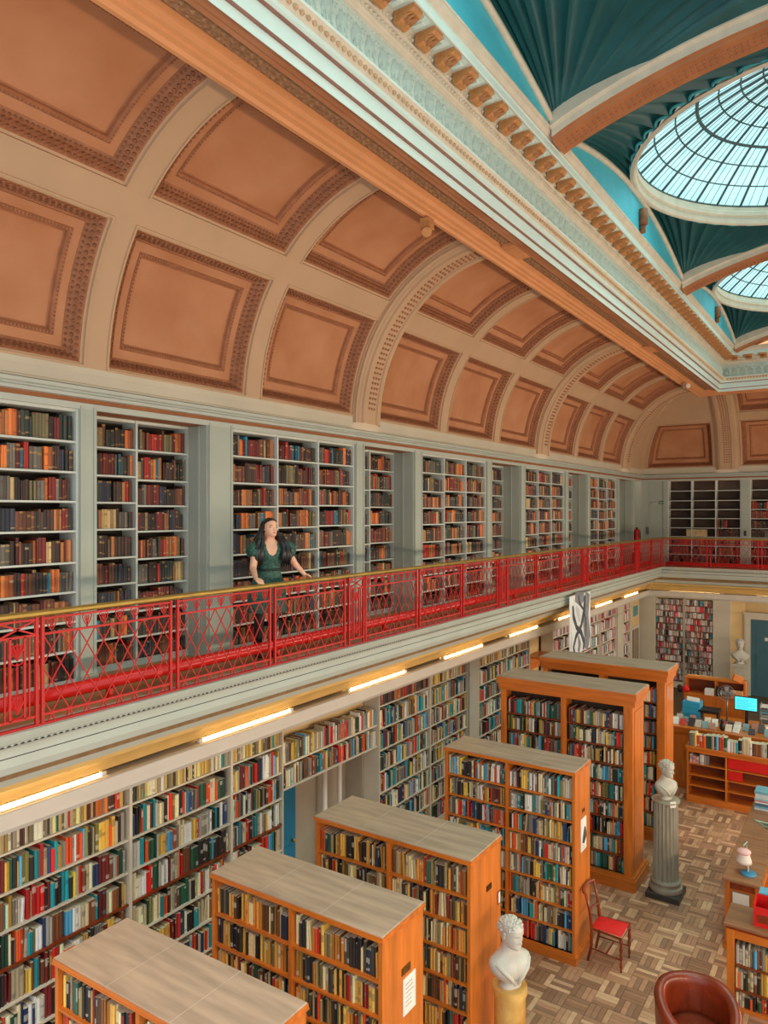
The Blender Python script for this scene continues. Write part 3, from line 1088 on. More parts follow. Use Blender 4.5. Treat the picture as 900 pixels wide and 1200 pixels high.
ringr = [RG - (RG - ROC) * i / NR for i in range(NR + 1)]
for bi in range(3):
    y0, y1 = ribsY[bi], ribsY[bi + 1]
    cy = (y0 + y1) / 2
    hb = (y1 - y0) / 2
    # pendentives
    for sx in (-1, 1):
        for sy in (-1, 1):
            bm = MB()
            NF, ND = 15, 6
            P = []
            ends = []
            corner = Vector((CX + sx * HA, cy + sy * hb, 0))
            NA = NF * ND
            for ia in range(NA + 1):
                al = ia / NA
                if al < .86:
                    th = (al / .86) * PI / 2
                    e = Vector((CX + sx * RG * math.cos(th), cy + sy * RG * math.sin(th), 0))
                else:
                    q = (al - .86) / .14
                    e = Vector((CX, cy + sy * (RG + (hb - RG) * q), 0))
                dirv = (e - corner)
                row = []
                fl = abs(math.sin(PI * NF * al)) ** .8 * min(1, (1 - al) / .16) * min(1, al / .08 + .15)
                for js in range(11):
                    s = .05 + .95 * js / 10
                    p = corner + dirv * s
                    fz = fl * min(1, max(0, (hb - abs(p.y - cy) - .3) / .3))
                    row.append((p.x, p.y, arcz(s) + .11 * fz * (s ** .8) * (1 if s < .995 else .8)))
                P.append(row)
                ends.append((e, fl))
            bm.grid(P)
            bm.build('fluted_pendentive', TEAL, ceiling, autos=35)
            if sx == -1 or bi < 2:
                sc = MB()
                for f in range(int(NF * .86)):
                    pts = []
                    for q in range(7):
                        al = (f + q / 6) / NF
                        th = min(1, al / .86) * PI / 2
                        e = Vector((CX + sx * (RG + .02) * math.cos(th), cy + sy * (RG + .02) * math.sin(th), 0))
                        out = (corner - e).normalized() * (.10 * math.sin(PI * q / 6))
                        pts.append((e.x + out.x, e.y + out.y, ZR + .015))
                    sc.tube(pts, .022, 5)
                sc.build('scalloped_edge', TEAL_L, ceiling, smooth=True)
    # drum and mouldings under the glass
    prof = [(RG + .05, ZR - .02), (RG + .0, ZR - .04), (RG - .03, ZR - .02), (RG - .04, ZR + .05), (RG - .02, ZR + .06), (RG - .02, ZR + .10), (RG - .05, ZR + .12), (RG - .05, ZR + .19), (RG - .02, ZR + .21), (RG - .02, ZR + .27), (RG + .0, ZR + .3), (RG + .12, ZR + .3)]
    dm = empty('skylight_dome', (CX, cy, ZR + .3))
    tag(dm, ['glazed skylight dome overhead at the top edge, only its rim in view', 'large round glazed skylight dome at upper right', 'farther round glazed skylight dome at the right edge, below the large one'][bi], 'skylight', 'glazed ceiling domes')
    pr = []
    n = 96
    for r, z in prof:
        pr.append([(CX + r * math.cos(2 * PI * q / n), cy + r * math.sin(2 * PI * q / n), z) for q in range(n + 1)])
    MB().grid(pr).build('rim', WARMW, dm, autos=30)
    if bi == 0:
        bm = MB()
        for i in range(NR):
            bm.grid([[dome_pt(ringr[i], 2 * PI * q / NS, cy) for q in range(NS + 1)], [dome_pt(ringr[i + 1], 2 * PI * q / NS, cy) for q in range(NS + 1)]])
        bm.build('glazing', GLASS, dm)
    else:
        base = Vector((CX, cy, ZR + .3))
        for i in range(NR):
            pm = MB()
            pts = [dome_pt(ringr[i], -PI / NS, cy), dome_pt(ringr[i], PI / NS, cy), dome_pt(ringr[i + 1], PI / NS, cy), dome_pt(ringr[i + 1], -PI / NS, cy)]
            pm.add(pts, [(0, 1, 2, 3)])
            me = pm.mesh('pane', GLASS, base)
            for q in range(NS):
                o = link_mesh('pane', me, dm)
                o.rotation_euler = (0, 0, 2 * PI * (q + .5) / NS)
    for i in range(NR + 1):
        rr = .013 if i not in (0, 3, NR) else .028
        MB().tube([dome_pt(ringr[i], 2 * PI * q / 72, cy, -.005) for q in range(73)], rr, 5, False).build('ring_bar', IRON, dm, smooth=True)
    bmesh_r = MB().tube([dome_pt(ringr[i], 0, cy, -.008) for i in range(NR + 1)], .022, 5)
    me = bmesh_r.mesh('radial_bar', IRON, Vector((CX, cy, ZR + .3)), True)
    thin = MB().tube([dome_pt(ringr[i], 0, cy, -.004) for i in range(NR + 1)], .005, 4).mesh('glazing_bar', IRON, Vector((CX, cy, ZR + .3)), True)
    for q in range(NS):
        o = link_mesh('radial_bar', me, dm); o.rotation_euler = (0, 0, 2 * PI * q / NS)
        for e in (.33, .67):
            o = link_mesh('glazing_bar', thin, dm); o.rotation_euler = (0, 0, 2 * PI * (q + e) / NS)
    # lantern: ring of ovals round a central eye
    lr = MB()
    zc = ZR + .3 + RISE * (1 - (ROC / RG) ** 2)
    for q in range(10):
        a = 2 * PI * q / 10
        pts = []
        for w in range(13):
            t = 2 * PI * w / 12
            r_ = .44 + .22 * math.cos(t)
            ang = a + .27 * math.sin(t)
            pts.append((CX + r_ * math.cos(ang), cy + r_ * math.sin(ang), zc))
        lr.tube(pts, .02, 5, False)
    lr.tube([(CX + .22 * math.cos(2 * PI * w / 24), cy + .22 * math.sin(2 * PI * w / 24), zc) for w in range(25)], .025, 5, False)
    lr.build('lantern_tracery', IRON, dm, smooth=True)
    MB().add([(CX + ROC * math.cos(2 * PI * w / 24), cy + ROC * math.sin(2 * PI * w / 24), zc + .02) for w in range(24)], [tuple(range(24))]).build('lantern_glass', GLASS, dm)
    # side lunettes with their arch mouldings
    for sx in (-1, 1):
        xw = CX + sx * (HA + .02)
        bm = MB()
        n = 24
        top, bot = [], []
        for q in range(n + 1):
            s = q / n
            yy = y0 + (y1 - y0) * s
            z = arcz(1 - abs(2 * s - 1))
            top.append((xw, yy, z)); bot.append((xw, yy, ZL - .05))
        bm.grid([bot, top])
        bm.build('lunette', BLUE, ceiling)
        MB().tube([(xw - sx * .02, p[1], p[2] - .02) for p in top], .045, 6).build('lunette_moulding', WARMW, ceiling, smooth=True)
        if sx == -1:
            MB().tube([(xw + .06, cy + .2, ZL + .13), (xw + .06, cy + .2, ZL + .38)], .07, 10).tube([(xw + .05, cy + .2, ZL), (xw + .05, cy + .2, ZL + .13)], .045, 8).build('lunette_round', TAN_D, ceiling, smooth=True)  # added brown shape in place of a dark round window
# transverse arches
for yy in ribsY[1:]:
    n = 36
    hw = .30
    sec = [(-hw, .3), (-hw, -.02), (-hw + .05, -.04), (-hw + .06, -.12), (-hw + .10, -.13), (-hw + .12, -.16), (hw - .12, -.16), (hw - .10, -.13), (hw - .06, -.12), (hw - .05, -.04), (hw, -.02), (hw, .3)]

    def apt(x, dy, dz):
        return (x, yy + dy, arcz(1 - abs(x - CX) / HA) + dz)
    xs = [CX - HA + 2 * HA * q / n for q in range(n + 1)]
    MB().grid([[apt(x, dy, dz) for dy, dz in sec[:4]] for x in xs]).build('arch_face', WARMW, ceiling)
    MB().grid([[apt(x, dy, dz) for dy, dz in sec[3:9]] for x in xs]).build('arch_soffit', mat('arch_soffit_plaster', (172, 110, 68), .65, .12, 4), ceiling)
    MB().grid([[apt(x, dy, dz) for dy, dz in sec[8:]] for x in xs]).build('arch_face', WARMW, ceiling)
    lm = MB()
    for q in range(1, 90):
        x = CX - HA + 2 * HA * q / 90
        for dy in (-.07, 0, .07):
            lm.octa(apt(x, dy, -.163), (.026, .03, .012))
    tag(lm.build('carved_guilloche', TAN_M, ceiling), kind='stuff')


# ------------------------------------------------------------------ gallery railing
XR = WX + RD                                # left railing plane
YRB = BY - RD - EXT                         # back railing plane
HT = 0.93


def railing(name, label, origin, length, mapping, cells_):
    """mapping(s, n, z): s along the rail, n across it"""
    root = empty(name, mapping(0, 0, GZ))
    tag(root, label, 'railing')
    # handrail: moulded brass capping
    b = MB()
    sec = [(-.032, .0), (-.03, .022), (-.014, .036), (.014, .036), (.03, .022), (.032, 0), (.02, -.014), (-.02, -.014)]
    P = [[mapping(s, n, GZ + HT - .036 + z) for n, z in sec + sec[:1]] for s in (-.03, length)]
    b.grid(P)
    b.build('handrail', BRASS, root, autos=40)
    b = MB()
    for z in (.015,):
        b.add([mapping(s, n, GZ + zz_) for s in (0, length) for n in (-.018, .018) for zz_ in (.0, .022)], [(0, 1, 3, 2), (4, 6, 7, 5), (0, 4, 5, 1), (2, 3, 7, 6), (1, 5, 7, 3), (0, 2, 6, 4)])
    b.build('base_rail', RED, root)
    SP = .163
    ZT, ZM, ZB = GZ + .86, GZ + .735, GZ + .085

    def rod(s0, z0, s1, z1, r=.006, n=0.0):
        m = MB()
        dx, dz = s1 - s0, z1 - z0
        L = math.hypot(dx, dz)
        px, pz = -dz / L * r, dx / L * r
        vs = []
        for (s, z) in ((s0, z0), (s1, z1)):
            vs += [mapping(s + px, n + r, z + pz), mapping(s - px, n + r, z - pz), mapping(s - px, n - r, z - pz), mapping(s + px, n - r, z + pz)]
        m.add(vs, [(0, 1, 2, 3), (7, 6, 5, 4), (0, 4, 5, 1), (1, 5, 6, 2), (2, 6, 7, 3), (3, 7, 4, 0)])
        return m
    for kind, s0, s1 in cells_:
        fr = MB()
        for s in (s0, s1):
            fr.v += rod(s, GZ + .022, s, GZ + HT - .045, .013).v
        # frame of the panel as one part
        fr = MB()
        for q in (rod(s0, GZ + .022, s0, GZ + HT - .045, .013), rod(s1, GZ + .022, s1, GZ + HT - .045, .013),
                  rod(s0, ZT, s1, ZT, .009), rod(s0, ZM, s1, ZM, .009), rod(s0, ZB, s1, ZB, .009)):
            fr.add(q.v, q.f)
        if kind == 'L':
            p = fr.build('lattice_panel', RED, root)
            n = max(2, round((s1 - s0) / SP))
            sp = (s1 - s0) / n
            H = ZM - ZB
            rise = sp / .2 * .2
            run = H / .262 * sp          # horizontal travel over the full height
            for sg in (1, -1):
                k0 = -int(run / sp) - 1
                for k in range(k0, n + 1):
                    a0 = s0 + (k + .5) * sp                        # bottom end
                    a1 = a0 + run
                    zb, zt = ZB, ZM
                    if a0 < s0: zb = ZB + (s0 - a0) / run * H
                    if a1 > s1: zt = ZB + (s1 - a0) / run * H
                    if zb >= zt - .02: continue
                    b0, b1 = a0 + run * (zb - ZB) / H, a0 + run * (zt - ZB) / H
                    if sg < 0: b0, b1 = s0 + s1 - b0, s0 + s1 - b1
                    rod(b0, zb, b1, zt, .0042, .003 * sg).build('lattice_bar', RED, p)
            for k in range(n):
                c = s0 + (k + .5) * sp
                m = MB()
                z = ZM + .008
                for pts in ([(0, 0), (0, .1)], [(0, .012), (.03, .05), (.045, .095), (.03, .108)], [(0, .012), (-.03, .05), (-.045, .095), (-.03, .108)], [(0, .03), (.016, .07), (.018, .1)], [(0, .03), (-.016, .07), (-.018, .1)]):
                    m.tube([mapping(c + u, 0, z + w) for u, w in pts], .0052, 4)
                m.build('palmette', RED, p)
            ro = MB()
            for j in range(12):
                zc = ZB + .131 * j
                if zc > ZM - .03: break
                for k in range(n + 1):
                    c = s0 + (k + (.5 if j % 2 == 0 else 0)) * sp
                    if s0 + .02 < c < s1 - .02: ro.octa(mapping(c, 0, zc), (.011, .011, .014))
            tag(ro.build('rosettes', RED, p), kind='stuff')
            ft = MB()
            for k in range(n):
                c = s0 + (k + .5) * sp
                ft.v += []
                q = rod(c - .03, GZ + .022, c, ZB, .005); ft.add(q.v, q.f)
                q = rod(c + .03, GZ + .022, c, ZB, .005); ft.add(q.v, q.f)
            tag(ft.build('foot_loops', RED, p), kind='stuff')
        else:
            p = fr.build('ornate_panel', RED, root)
            w = s1 - s0
            m = MB()
            for q in (rod(s0 + .1, ZB, s0 + .1, ZM, .009), rod(s1 - .1, ZB, s1 - .1, ZM, .009), rod(s0, ZM, s1, ZT, .007), rod(s1, ZM, s0, ZT, .007), rod(s0 + .06, ZB, s0 + .06, ZM, .006), rod(s1 - .06, ZB, s1 - .06, ZM, .006)):
                m.add(q.v, q.f)
            m.build('inner_upright', RED, p)
            c = (s0 + s1) / 2
            m = MB()
            for zc in (ZM - .12, ZB + .11):
                for k in range(5):
                    a = -.9 + .45 * k
                    m.tube([mapping(c, 0, zc - .06), mapping(c + .05 * math.sin(a), 0, zc + .02 * math.cos(a)), mapping(c + .075 * math.sin(a * 1.3), 0, zc + .075 * math.cos(a))], [.008, .011, .005], 5)
                m.tube([mapping(c + .07 * math.cos(t * PI / 6), 0, zc - .02 + .08 * math.sin(t * PI / 6)) for t in range(13)], .007, 5, False)
            m.tube([mapping(c, 0, ZB + .2), mapping(c, 0, ZM - .2)], .009, 5)
            m.build('scroll_ornament', RED, p)
    return root


def cells_for(start, end, first_narrow):
    out = []
    s = first_narrow
    while s > start: s -= PER
    while s < end:
        nr = (s - .19, s + .19)
        if nr[0] > start and nr[1] < end: out.append(('N', nr[0] + .03, nr[1] - .03))
        a = s + .19 + .02
        w = (PER - .38) / 3
        for k in range(3):
            u, v = a + k * w, a + k * w + w - .085
            if u > start and v < end: out.append(('L', u, v))
            elif u > start and u < end - .3: out.append(('L', u, end - .02))
        s += PER
    return out


SY = 1.6
railing('gallery_railing', 'long red iron lattice railing with brass handrail along the left gallery', None, YRB - SY, lambda s, n, z: (XR + n, SY + s, z),
        [(k, a - SY, c - SY) for k, a, c in cells_for(SY, YRB - .03, 3.25)])
railing('gallery_railing', 'short red iron railing with dark handrail across the far end gallery', None, 6.5, lambda s, n, z: (XR + s, YRB - n, z),
        [('L', .04 + 1.4 * k, .04 + 1.4 * k + 1.3) for k in range(4)])
# red pipe along the gallery floor, on small feet
pp = empty('heating_pipe', (XR - .29, 12, GZ))
MB().tube([(XR - .29, 1.6, GZ + .155), (XR - .29, YRB - .17, GZ + .155)], .06, 12).build('pipe', REDPIPE, pp, smooth=True)
yy = 2.0
while yy < YRB - .3:
    MB().box(XR - .32, XR - .26, yy - .02, yy + .02, GZ, GZ + .1).build('foot', REDPIPE, pp)
    MB().tube([(XR - .29, yy + .5, GZ + .155), (XR - .29, yy + .56, GZ + .155)], .07, 12).build('collar', REDPIPE, pp)
    yy += 2.3
tag(pp, 'thick red pipe on the left gallery floor behind the railing', 'pipe')
pp = empty('heating_pipe', (-3, YRB + .17, GZ))
MB().tube([(XR + .1, YRB + .17, GZ + .10), (0.5, YRB + .17, GZ + .10)], .062, 12).build('pipe', REDPIPE, pp, smooth=True)
for k in range(3):
    MB().box(-4.8 + 2 * k, -4.76 + 2 * k, YRB + .14, YRB + .20, GZ, GZ + .05).build('foot', REDPIPE, pp)
tag(pp, 'thick red pipe along the floor of the far end gallery', 'pipe')

# ------------------------------------------------------------------ lower left wall shelving
XL = -6.50
LROW = [2.69, 2.33, 1.99, 1.65, 1.31, .97, .63, .29]
LN = ['top', 'second', 'third', 'fourth', 'fifth', 'sixth', 'seventh', 'bottom']


def low_case(y0, y1, label, sect, pal=PAL_LOW, rows=LROW, dens=1.0, toppal=None, tm=(.016, .038)):
    root = empty('wall_bookcase', (XL, (y0 + y1) / 2, 0))
    tag(root, label, 'bookcase', 'white bookcases on the lower left wall')
    MB().box(XL - .3, XL - .28, y0, y1, 0, 2.95).build('back_panel', mat('shelf_back_cream', (196, 178, 140), .7, .06, 3), root)
    MB().box(XL - .28, XL + .012, y0, y0 + .018, 0, 2.96).build('upright', PAINT_W, root)
    MB().box(XL - .28, XL + .012, y1 - .018, y1, 0, 2.96).build('upright', PAINT_W, root)
    MB().box(XL - .28, XL - .01, y0 + .018, y1 - .018, 0, .26).build('plinth', PAINT_W, root)
    for r, z in enumerate(rows):
        m = MAHOG if (r == 3 and y0 < 7) else PAINT_W
        MB().box(XL - .28, XL, y0 + .018, y1 - .018, z - .022, z).build('shelf', m, root)
        top = (2.96 if r == 0 else rows[r - 1] - .022) - z
        p = toppal if (toppal and r == 0) else pal
        fill_row((XL, y0 + .018, 0), 'y', y1 - y0 - .036, z, min(top, .33), .2, p, sect, r, tm[0], tm[1], False, dens, inset=.015, hmin=.64)
    return root


low_case(3.35, 5.0, 'white wall bookcase crammed with books at the lower left edge of the photo', 'leftmost lower wall case', toppal=PAL_LAMPLIT, tm=(.018, .046))
low_case(5.0, 6.46, 'white wall bookcase second from the left, under the strip lamps', 'second lower wall case', toppal=PAL_LAMPLIT, tm=(.017, .042))
low_case(6.46, 7.40, 'narrow white wall bookcase just left of the blue door', 'narrow case left of the blue door', toppal=PAL_LAMPLIT)
# bridge of two shelves over the passage with the blue door
root = empty('bridge_shelf', (XL, 8.5, 2.09))
tag(root, 'two white shelves of books bridging the passage above the blue door', 'shelf')
for z in (2.42, 2.09):
    MB().box(XL - .28, XL, 7.42, 9.62, z - .025, z).build('shelf', PAINT_W, root)
fill_row((XL, 7.43, 0), 'y', 2.18, 2.42, .31, .2, PAL_LOW, 'bridge over the blue door', 0, .011, .032, inset=.015, hmin=.72)
fill_row((XL, 7.43, 0), 'y', 2.18, 2.09, .3, .2, PAL_LOW, 'bridge over the blue door', 1, .011, .032, inset=.015, hmin=.7)
bw = MB().box(-7.2, -6.80, 7.38, 9.7, 2.1, 3.3)
bw.build('bridge_wall', CREAM, wall_left)
bw = MB().box(-7.2, -7.1, 7.38, 9.7, 0, 2.1).box(-7.2, XL - .28, 9.60, 9.70, 0, 2.1)
bw.build('passage_wall', mat('passage_grey', (176, 166, 148), .7, .06, 3), wall_left)
d = struct(empty('door_1', (-7.08, 7.42, 0)))
MB().box(-7.08, -7.03, 7.42, 8.28, 0, 2.05).build('door_leaf', BLUEDOOR, d)
for k in range(2):
    MB().box(-7.03, -7.015, 7.52 + .36 * k, 7.80 + .36 * k, .2, .95).build('door_panel', BLUEDOOR, d)
    MB().box(-7.03, -7.015, 7.52 + .36 * k, 7.80 + .36 * k, 1.1, 1.9).build('door_panel', BLUEDOOR, d)
MB().ell((-6.98, 8.18, 1.02), (.03, .03, .03), 8, 6).build('door_knob', BRASS, d, smooth=True)
pip = empty('riser_pipe', (-6.9, 8.95, 0))
MB().tube([(-6.93, 8.83, 0), (-6.93, 8.83, 2.08)], .045, 10).build('pipe', PLASTIC_W, pip, smooth=True)
MB().tube([(-6.86, 9.12, 0), (-6.86, 9.12, 1.98), (-6.90, 9.12, 2.05), (-7.05, 9.12, 2.05)], .035, 10).build('pipe', PLASTIC_W, pip, smooth=True)
MB().ell((-6.86, 9.12, 2.0), (.07, .07, .06), 10, 8).build('valve', METAL, pip, smooth=True)
tag(pip, 'pair of white pipes rising beside the passage under the bridge shelves', 'pipe')
low_case(9.66, 11.28, 'white wall bookcase right of the bridge shelves', 'lower wall case right of the bridge', toppal=PAL_OLD)
low_case(11.28, 12.70, 'white wall bookcase just left of the plain white pilaster', 'lower wall case left of the pilaster', toppal=PAL_LAMPLIT)


def low_pil(y0, y1):
    b = MB().box(-7.2, XL + .03, y0, y1, 0, 2.97)
    b.box(XL + .03, XL + .05, y0 - .02, y1 + .02, 2.6, 2.66).box(XL + .03, XL + .045, y0, y1, 0, .2)
    b.build('pilaster', WALLW, wall_left)


low_pil(12.74, 13.14)
low_case(13.18, 14.5, 'white wall bookcase right of the plain white pilaster', 'lower wall case right of the pilaster', toppal=PAL_LAMPLIT)
low_case(14.5, 15.75, 'white wall bookcase left of the cream alcove', 'lower wall case left of the alcove', toppal=PAL_LAMPLIT)
MB().box(-7.2, -6.85, 15.76, 17.2, 0, 3.3).build('alcove_wall', CREAM, wall_left)
MB().box(XL - .3, XL, 16.35, 17.18, 2.32, 2.36).box(XL - .32, XL - .3, 16.35, 17.18, 2.0, 2.36).build('alcove_ledge', WOODX, wall_left)
low_case(17.2, 18.5, 'white wall bookcase behind the hanging banner, left part', 'lower wall case behind the banner', pal=PAL_WR)
low_case(18.5, 20.9, 'white wall bookcase of white and red volumes right of the banner', 'lower wall case right of the banner', pal=PAL_WR)
low_case(20.95, 22.5, 'white wall bookcase of pale volumes left of the far pilaster', 'lower wall case by the far pilaster', pal=PAL_WR)
low_pil(22.55, 23.2)
low_case(23.22, 24.0, 'narrow white bookcase with red volumes between far pilaster and glazed cupboard', 'narrow far lower wall case', pal=PAL_WR)
cb_ = empty('glazed_cupboard', (XL, 24.6, 0))
MB().box(-7.0, XL - .02, 24.05, 25.2, 0, 2.95).build('body', CREAM, cb_)
MB().box(XL - .02, XL + .01, 24.12, 25.1, .1, 2.05).build('door_frame', PAINT_W, cb_)
MB().box(XL + .01, XL + .016, 24.24, 24.98, .3, 1.95).build('pane', mat('dark_pane', (110, 84, 62), .15, .3, 12), cb_)
for k in range(3):
    MB().box(XL + .016, XL + .024, 24.42 + .18 * k, 24.435 + .18 * k, .3, 1.95).build('glazing_bar', PAINT_W, cb_)
tag(cb_, 'pale cupboard with a glazed door in the far left corner', 'cupboard')
pf = empty('framed_picture', (XL, 24.6, 2.3))
MB().box(XL - .018, XL + .01, 24.28, 24.95, 2.32, 2.75).build('frame', PAINT_W, pf)
MB().box(XL + .01, XL + .014, 24.33, 24.90, 2.37, 2.70).build('sheet', mat('teal_print', (96, 156, 152), .5, .2, 5), pf)
tag(pf, 'small framed greenish blue print above the glazed cupboard', 'picture')

# ------------------------------------------------------------------ lower back wall
low = MB().box(-7.2, -6.11, BY - .2, BY + .4, 0, 2.97)
low.box(-4.26, -3.80, BY - .2, BY + .4, 0, 2.97).box(-4.30, -3.77, BY - .24, BY - .2, 2.55, 2.62)
low.box(-7.2, 4.2, BY - .05, BY + .4, 2.97, 3.3)
low.build('lower_pilaster', WALLW, wall_back)


def back_low(x0, x1, label, sect):
    root = empty('wall_bookcase', ((x0 + x1) / 2, BY - .2, 0))
    tag(root, label, 'bookcase', 'pale bookcases on the lower end wall')
    MB().box(x0, x1, BY + .05, BY + .07, 0, 2.95).build('back_panel', CREAM, root)
    for xx in (x0 + .012, x1 - .012):
        MB().box(xx - .02, xx + .02, BY - .2, BY + .05, 0, 2.96).build('upright', PAINT_W, root)
    n = 13
    for r in range(n):
        z = 2.72 - r * .205
        MB().box(x0 + .032, x1 - .032, BY - .195, BY + .05, z - .018, z).build('shelf', mat('reddish_shelf', (150, 92, 78), .6, .1, 4), root)
        fill_row((x0 + .032, BY - .2, 0), 'x', x1 - x0 - .064, z, .20 if r else .2, .15, PAL_WR, sect, r, .02, .04, False, 1, inset=.02, hmin=.72)
    MB().box(x0 + .032, x1 - .032, BY - .19, BY + .05, 0, .2).build('plinth', PAINT_W, root)


back_low(-6.10, -5.18, 'pale end wall bookcase of white volumes left of the step ladder', 'left end wall case')
back_low(-5.18, -4.27, 'pale end wall bookcase of white volumes behind the step ladder', 'right end wall case')
lad = empty('step_ladder', (-4.6, BY - .6, 0))
for (xa, xb) in ((-5.05, -4.5), (-4.8, -4.23)):
    MB().obox(((xa + xb) / 2, BY - .45, .95), (.03, .05, 1.95), (0, math.atan((xa - xb) / 1.9), 0)).build('rail', METAL, lad)
for k in range(6):
    t = .12 + .14 * k
    MB().box(-4.5 - .55 * t, -4.23 - .57 * t, BY - .48, BY - .42, 1.9 * t - .012, 1.9 * t + .012).build('tread', METAL, lad)
MB().obox((-5.0, BY - .52, .7), (.025, .03, 1.45), (0, .18, 0)).build('stay', METAL, lad)
tag(lad, 'aluminium step ladder leaning at the far pale bookcases', 'ladder')
# door in the end wall with its architrave
d = struct(empty('door_2', (-2.75, BY - .02, 0)))
MB().box(-3.23, -2.3, BY + .0, BY + .03, 0, 2.38).build('door_leaf', TEALDOOR, d)
for k, (za, zb) in enumerate(((.2, .7), (.85, 1.35), (1.5, 1.9), (2.0, 2.25))):
    for xa in (-3.1, -2.72):
        MB().box(xa, xa + .3, BY - .012, BY, za, zb).box(xa + .03, xa + .27, BY - .02, BY - .012, za + .03, zb - .03).build('door_panel', TEALDOOR, d)
b = MB().box(-3.42, -3.24, BY - .07, BY + .03, 0, 2.40).box(-3.42, -2.0, BY - .07, BY + .03, 2.40, 2.56).box(-3.45, -2.0, BY - .1, BY + .03, 2.56, 2.61).box(-3.38, -3.36, BY - .085, BY - .07, 0, 2.5)
b.build('architrave', WALLW, d)
MB().box(-2.84, -2.76, BY - .03, BY - .02, 1.75, 1.85).build('door_sign', PAPER, d)
b = MB().box(-3.80, -3.42, BY + .0, BY + .2, 0, 3.0).build('recess_wall', CREAM, wall_back)

# ------------------------------------------------------------------ free-standing oak bookcases
CN = ['nearest oak case', 'second oak case', 'third oak case', 'fourth oak case', 'tall oak case', 'farthest oak case']


def oak_case(ci, nrow, rowh, z0, label, pals):
    x0, x1, y0, y1, zt = CASES[ci]
    root = empty('oak_bookcase', ((x0 + x1) / 2, (y0 + y1) / 2, 0))
    tag(root, label, 'bookcase', 'free-standing oak bookcases')
    tall = zt > 2.8
    tb = .10 if tall else .055
    ov = .07 if tall else .012
    pt = .1 if tall else .05            # frame post width on the right
    t = MB()
    t.box(x0, x1, y0, y1, zt - tb, zt - .012)
    if tall:
        t.box(x0 + .03, x1 - .03, y0 + .03, y1 - .03, zt - .22, zt - tb)
        t.box(x0 + .015, x1 - .015, y0 + .015, y1 - .015, zt - tb - .03, zt - tb)
    t.build('cornice_board', WOODX, root)
    MB().cbox(x0 + .006, x1 - .006, y0 + .006, y1 - .006, zt - .012, zt, .004).build('top', TOPW, root)
    if tall:
        e = .05
        for (a, b_, c, d_) in ((x0 + .02, x1 - .02, y0 + .02, y0 + .02 + e), (x0 + .02, x1 - .02, y1 - .02 - e, y1 - .02), (x1 - .02 - e, x1 - .02, y0 + .07, y1 - .07), (x0 + .02, x0 + .02 + e, y0 + .07, y1 - .07)):
            MB().box(a, b_, c, d_, zt, zt + .006).build('top_border', TOPW, root)
    else:
        for xx in (x0 + .62, x0 + 1.28):
            MB().box(xx - .002, xx + .002, y0 + .01, y1 - .01, zt, zt + .0012).build('top_joint', mat('pale_joint', (190, 176, 160), .6, .1, 5), root)
    xa, xb = x0 + ov, x1 - ov
    ya, yb = y0 + ov, y1 - ov
    zs = zt - (.22 if tall else tb)
    for (a, c) in ((xa, xa + .035), (xb - .035, xb)):
        MB().box(a, c, ya, yb, .0, zs).build('end_panel', WOOD, root)
    xm = (xa + xb) / 2
    MB().box(xm - .018, xm + .018, ya, yb, .1, zs).build('divider', WOOD, root)
    MB().box(xa + .035, xb - .035, (ya + yb) / 2 - .01, (ya + yb) / 2 + .01, .1, zs).build('back_panel', BACKP, root)
    if tall:
        for (a, c) in ((xa - .005, xa + .09), (xb - .13, xb + .005), (xm - .045, xm + .045)):
            MB().box(a, c, ya - .03, ya, .2, zs).box(a + .025, c - .025, ya - .036, ya - .03, .3, zs - .12).build('stile', WOOD, root)
        MB().box(xa, xb, ya - .03, ya, zs, zs + .0).box(xb, xb + .012, ya + .08, yb - .08, .3, zs - .1).build('end_moulding', WOOD, root)
    # plinth
    pz = .2 if tall else .13
    po = .07 if tall else .03
    b = MB().box(x0 + ov - po, x1 - ov + po, y0 + ov - po - (.03 if tall else 0), y1 - ov + po, 0, pz - .03)
    b.box(x0 + ov - po + .02, x1 - ov + po - .02, y0 + ov - po + .02 - (.03 if tall else 0), y1 - ov + po - .02, pz - .03, pz)
    b.build('plinth', WOODX, root)
    # edge lines
    MB().box(x0 - .004, x1 + .004, y0 - .004, y1 + .004, zt - tb + .004, zt - tb + .016).build('edge_bead', WOODX, root)
    iL, iR = (xa + .09, xb - .13) if tall else (xa + .035, xb - .035)
    half_ = [(iL, xm - (.045 if tall else .018)), (xm + (.045 if tall else .018), iR)]
    for h, (a, c) in enumerate(half_):
        for r in range(nrow):
            z = z0 + (nrow - 1 - r) * rowh
            MB().box(a, c, ya + .004, yb - .004, z - .02, z).build('shelf', WOOD_D if tall else WOODX, root)
            top = (zs if r == 0 else z + rowh - .02) - z
            if r == 0: top = min(top, rowh)
            fill_row((a + .002, ya, 0), 'x', c - a - .004, z, top, .22, pals[min(len(pals) - 1, r // 3)], CN[ci] + (', left half' if h == 0 else ', right half'), r, .014, .034, False, R.choice([1, 1, .97]), ci, hmin=.68, inset=.03)
    return root


PG = [PAL_ORG, PAL_ORG, PAL_LOW]
oak_case(0, 8, .279, .13, 'nearest oak bookcase with a worn flat top, at the bottom edge of the photo', PG)
c2 = oak_case(1, 8, .279, .13, 'second oak bookcase from the bottom, white notice on its end', PG)
c3 = oak_case(2, 8, .279, .13, 'third oak bookcase, right behind the pale bust on its yellow pedestal', PG)
c4 = oak_case(3, 8, .279, .13, 'fourth oak bookcase with a framed picture on its end beside the red seated chair', [PAL_LOW])
oak_case(4, 9, .275, .2, 'tall corniced oak bookcase in front of the grey column', [PAL_LOW])
oak_case(5, 9, .275, .2, 'tallest farthest corniced oak bookcase with an empty dark top shelf', [PAL_LOW])

# notices and plates on the case ends
xe = -3.18 - .012 + .001


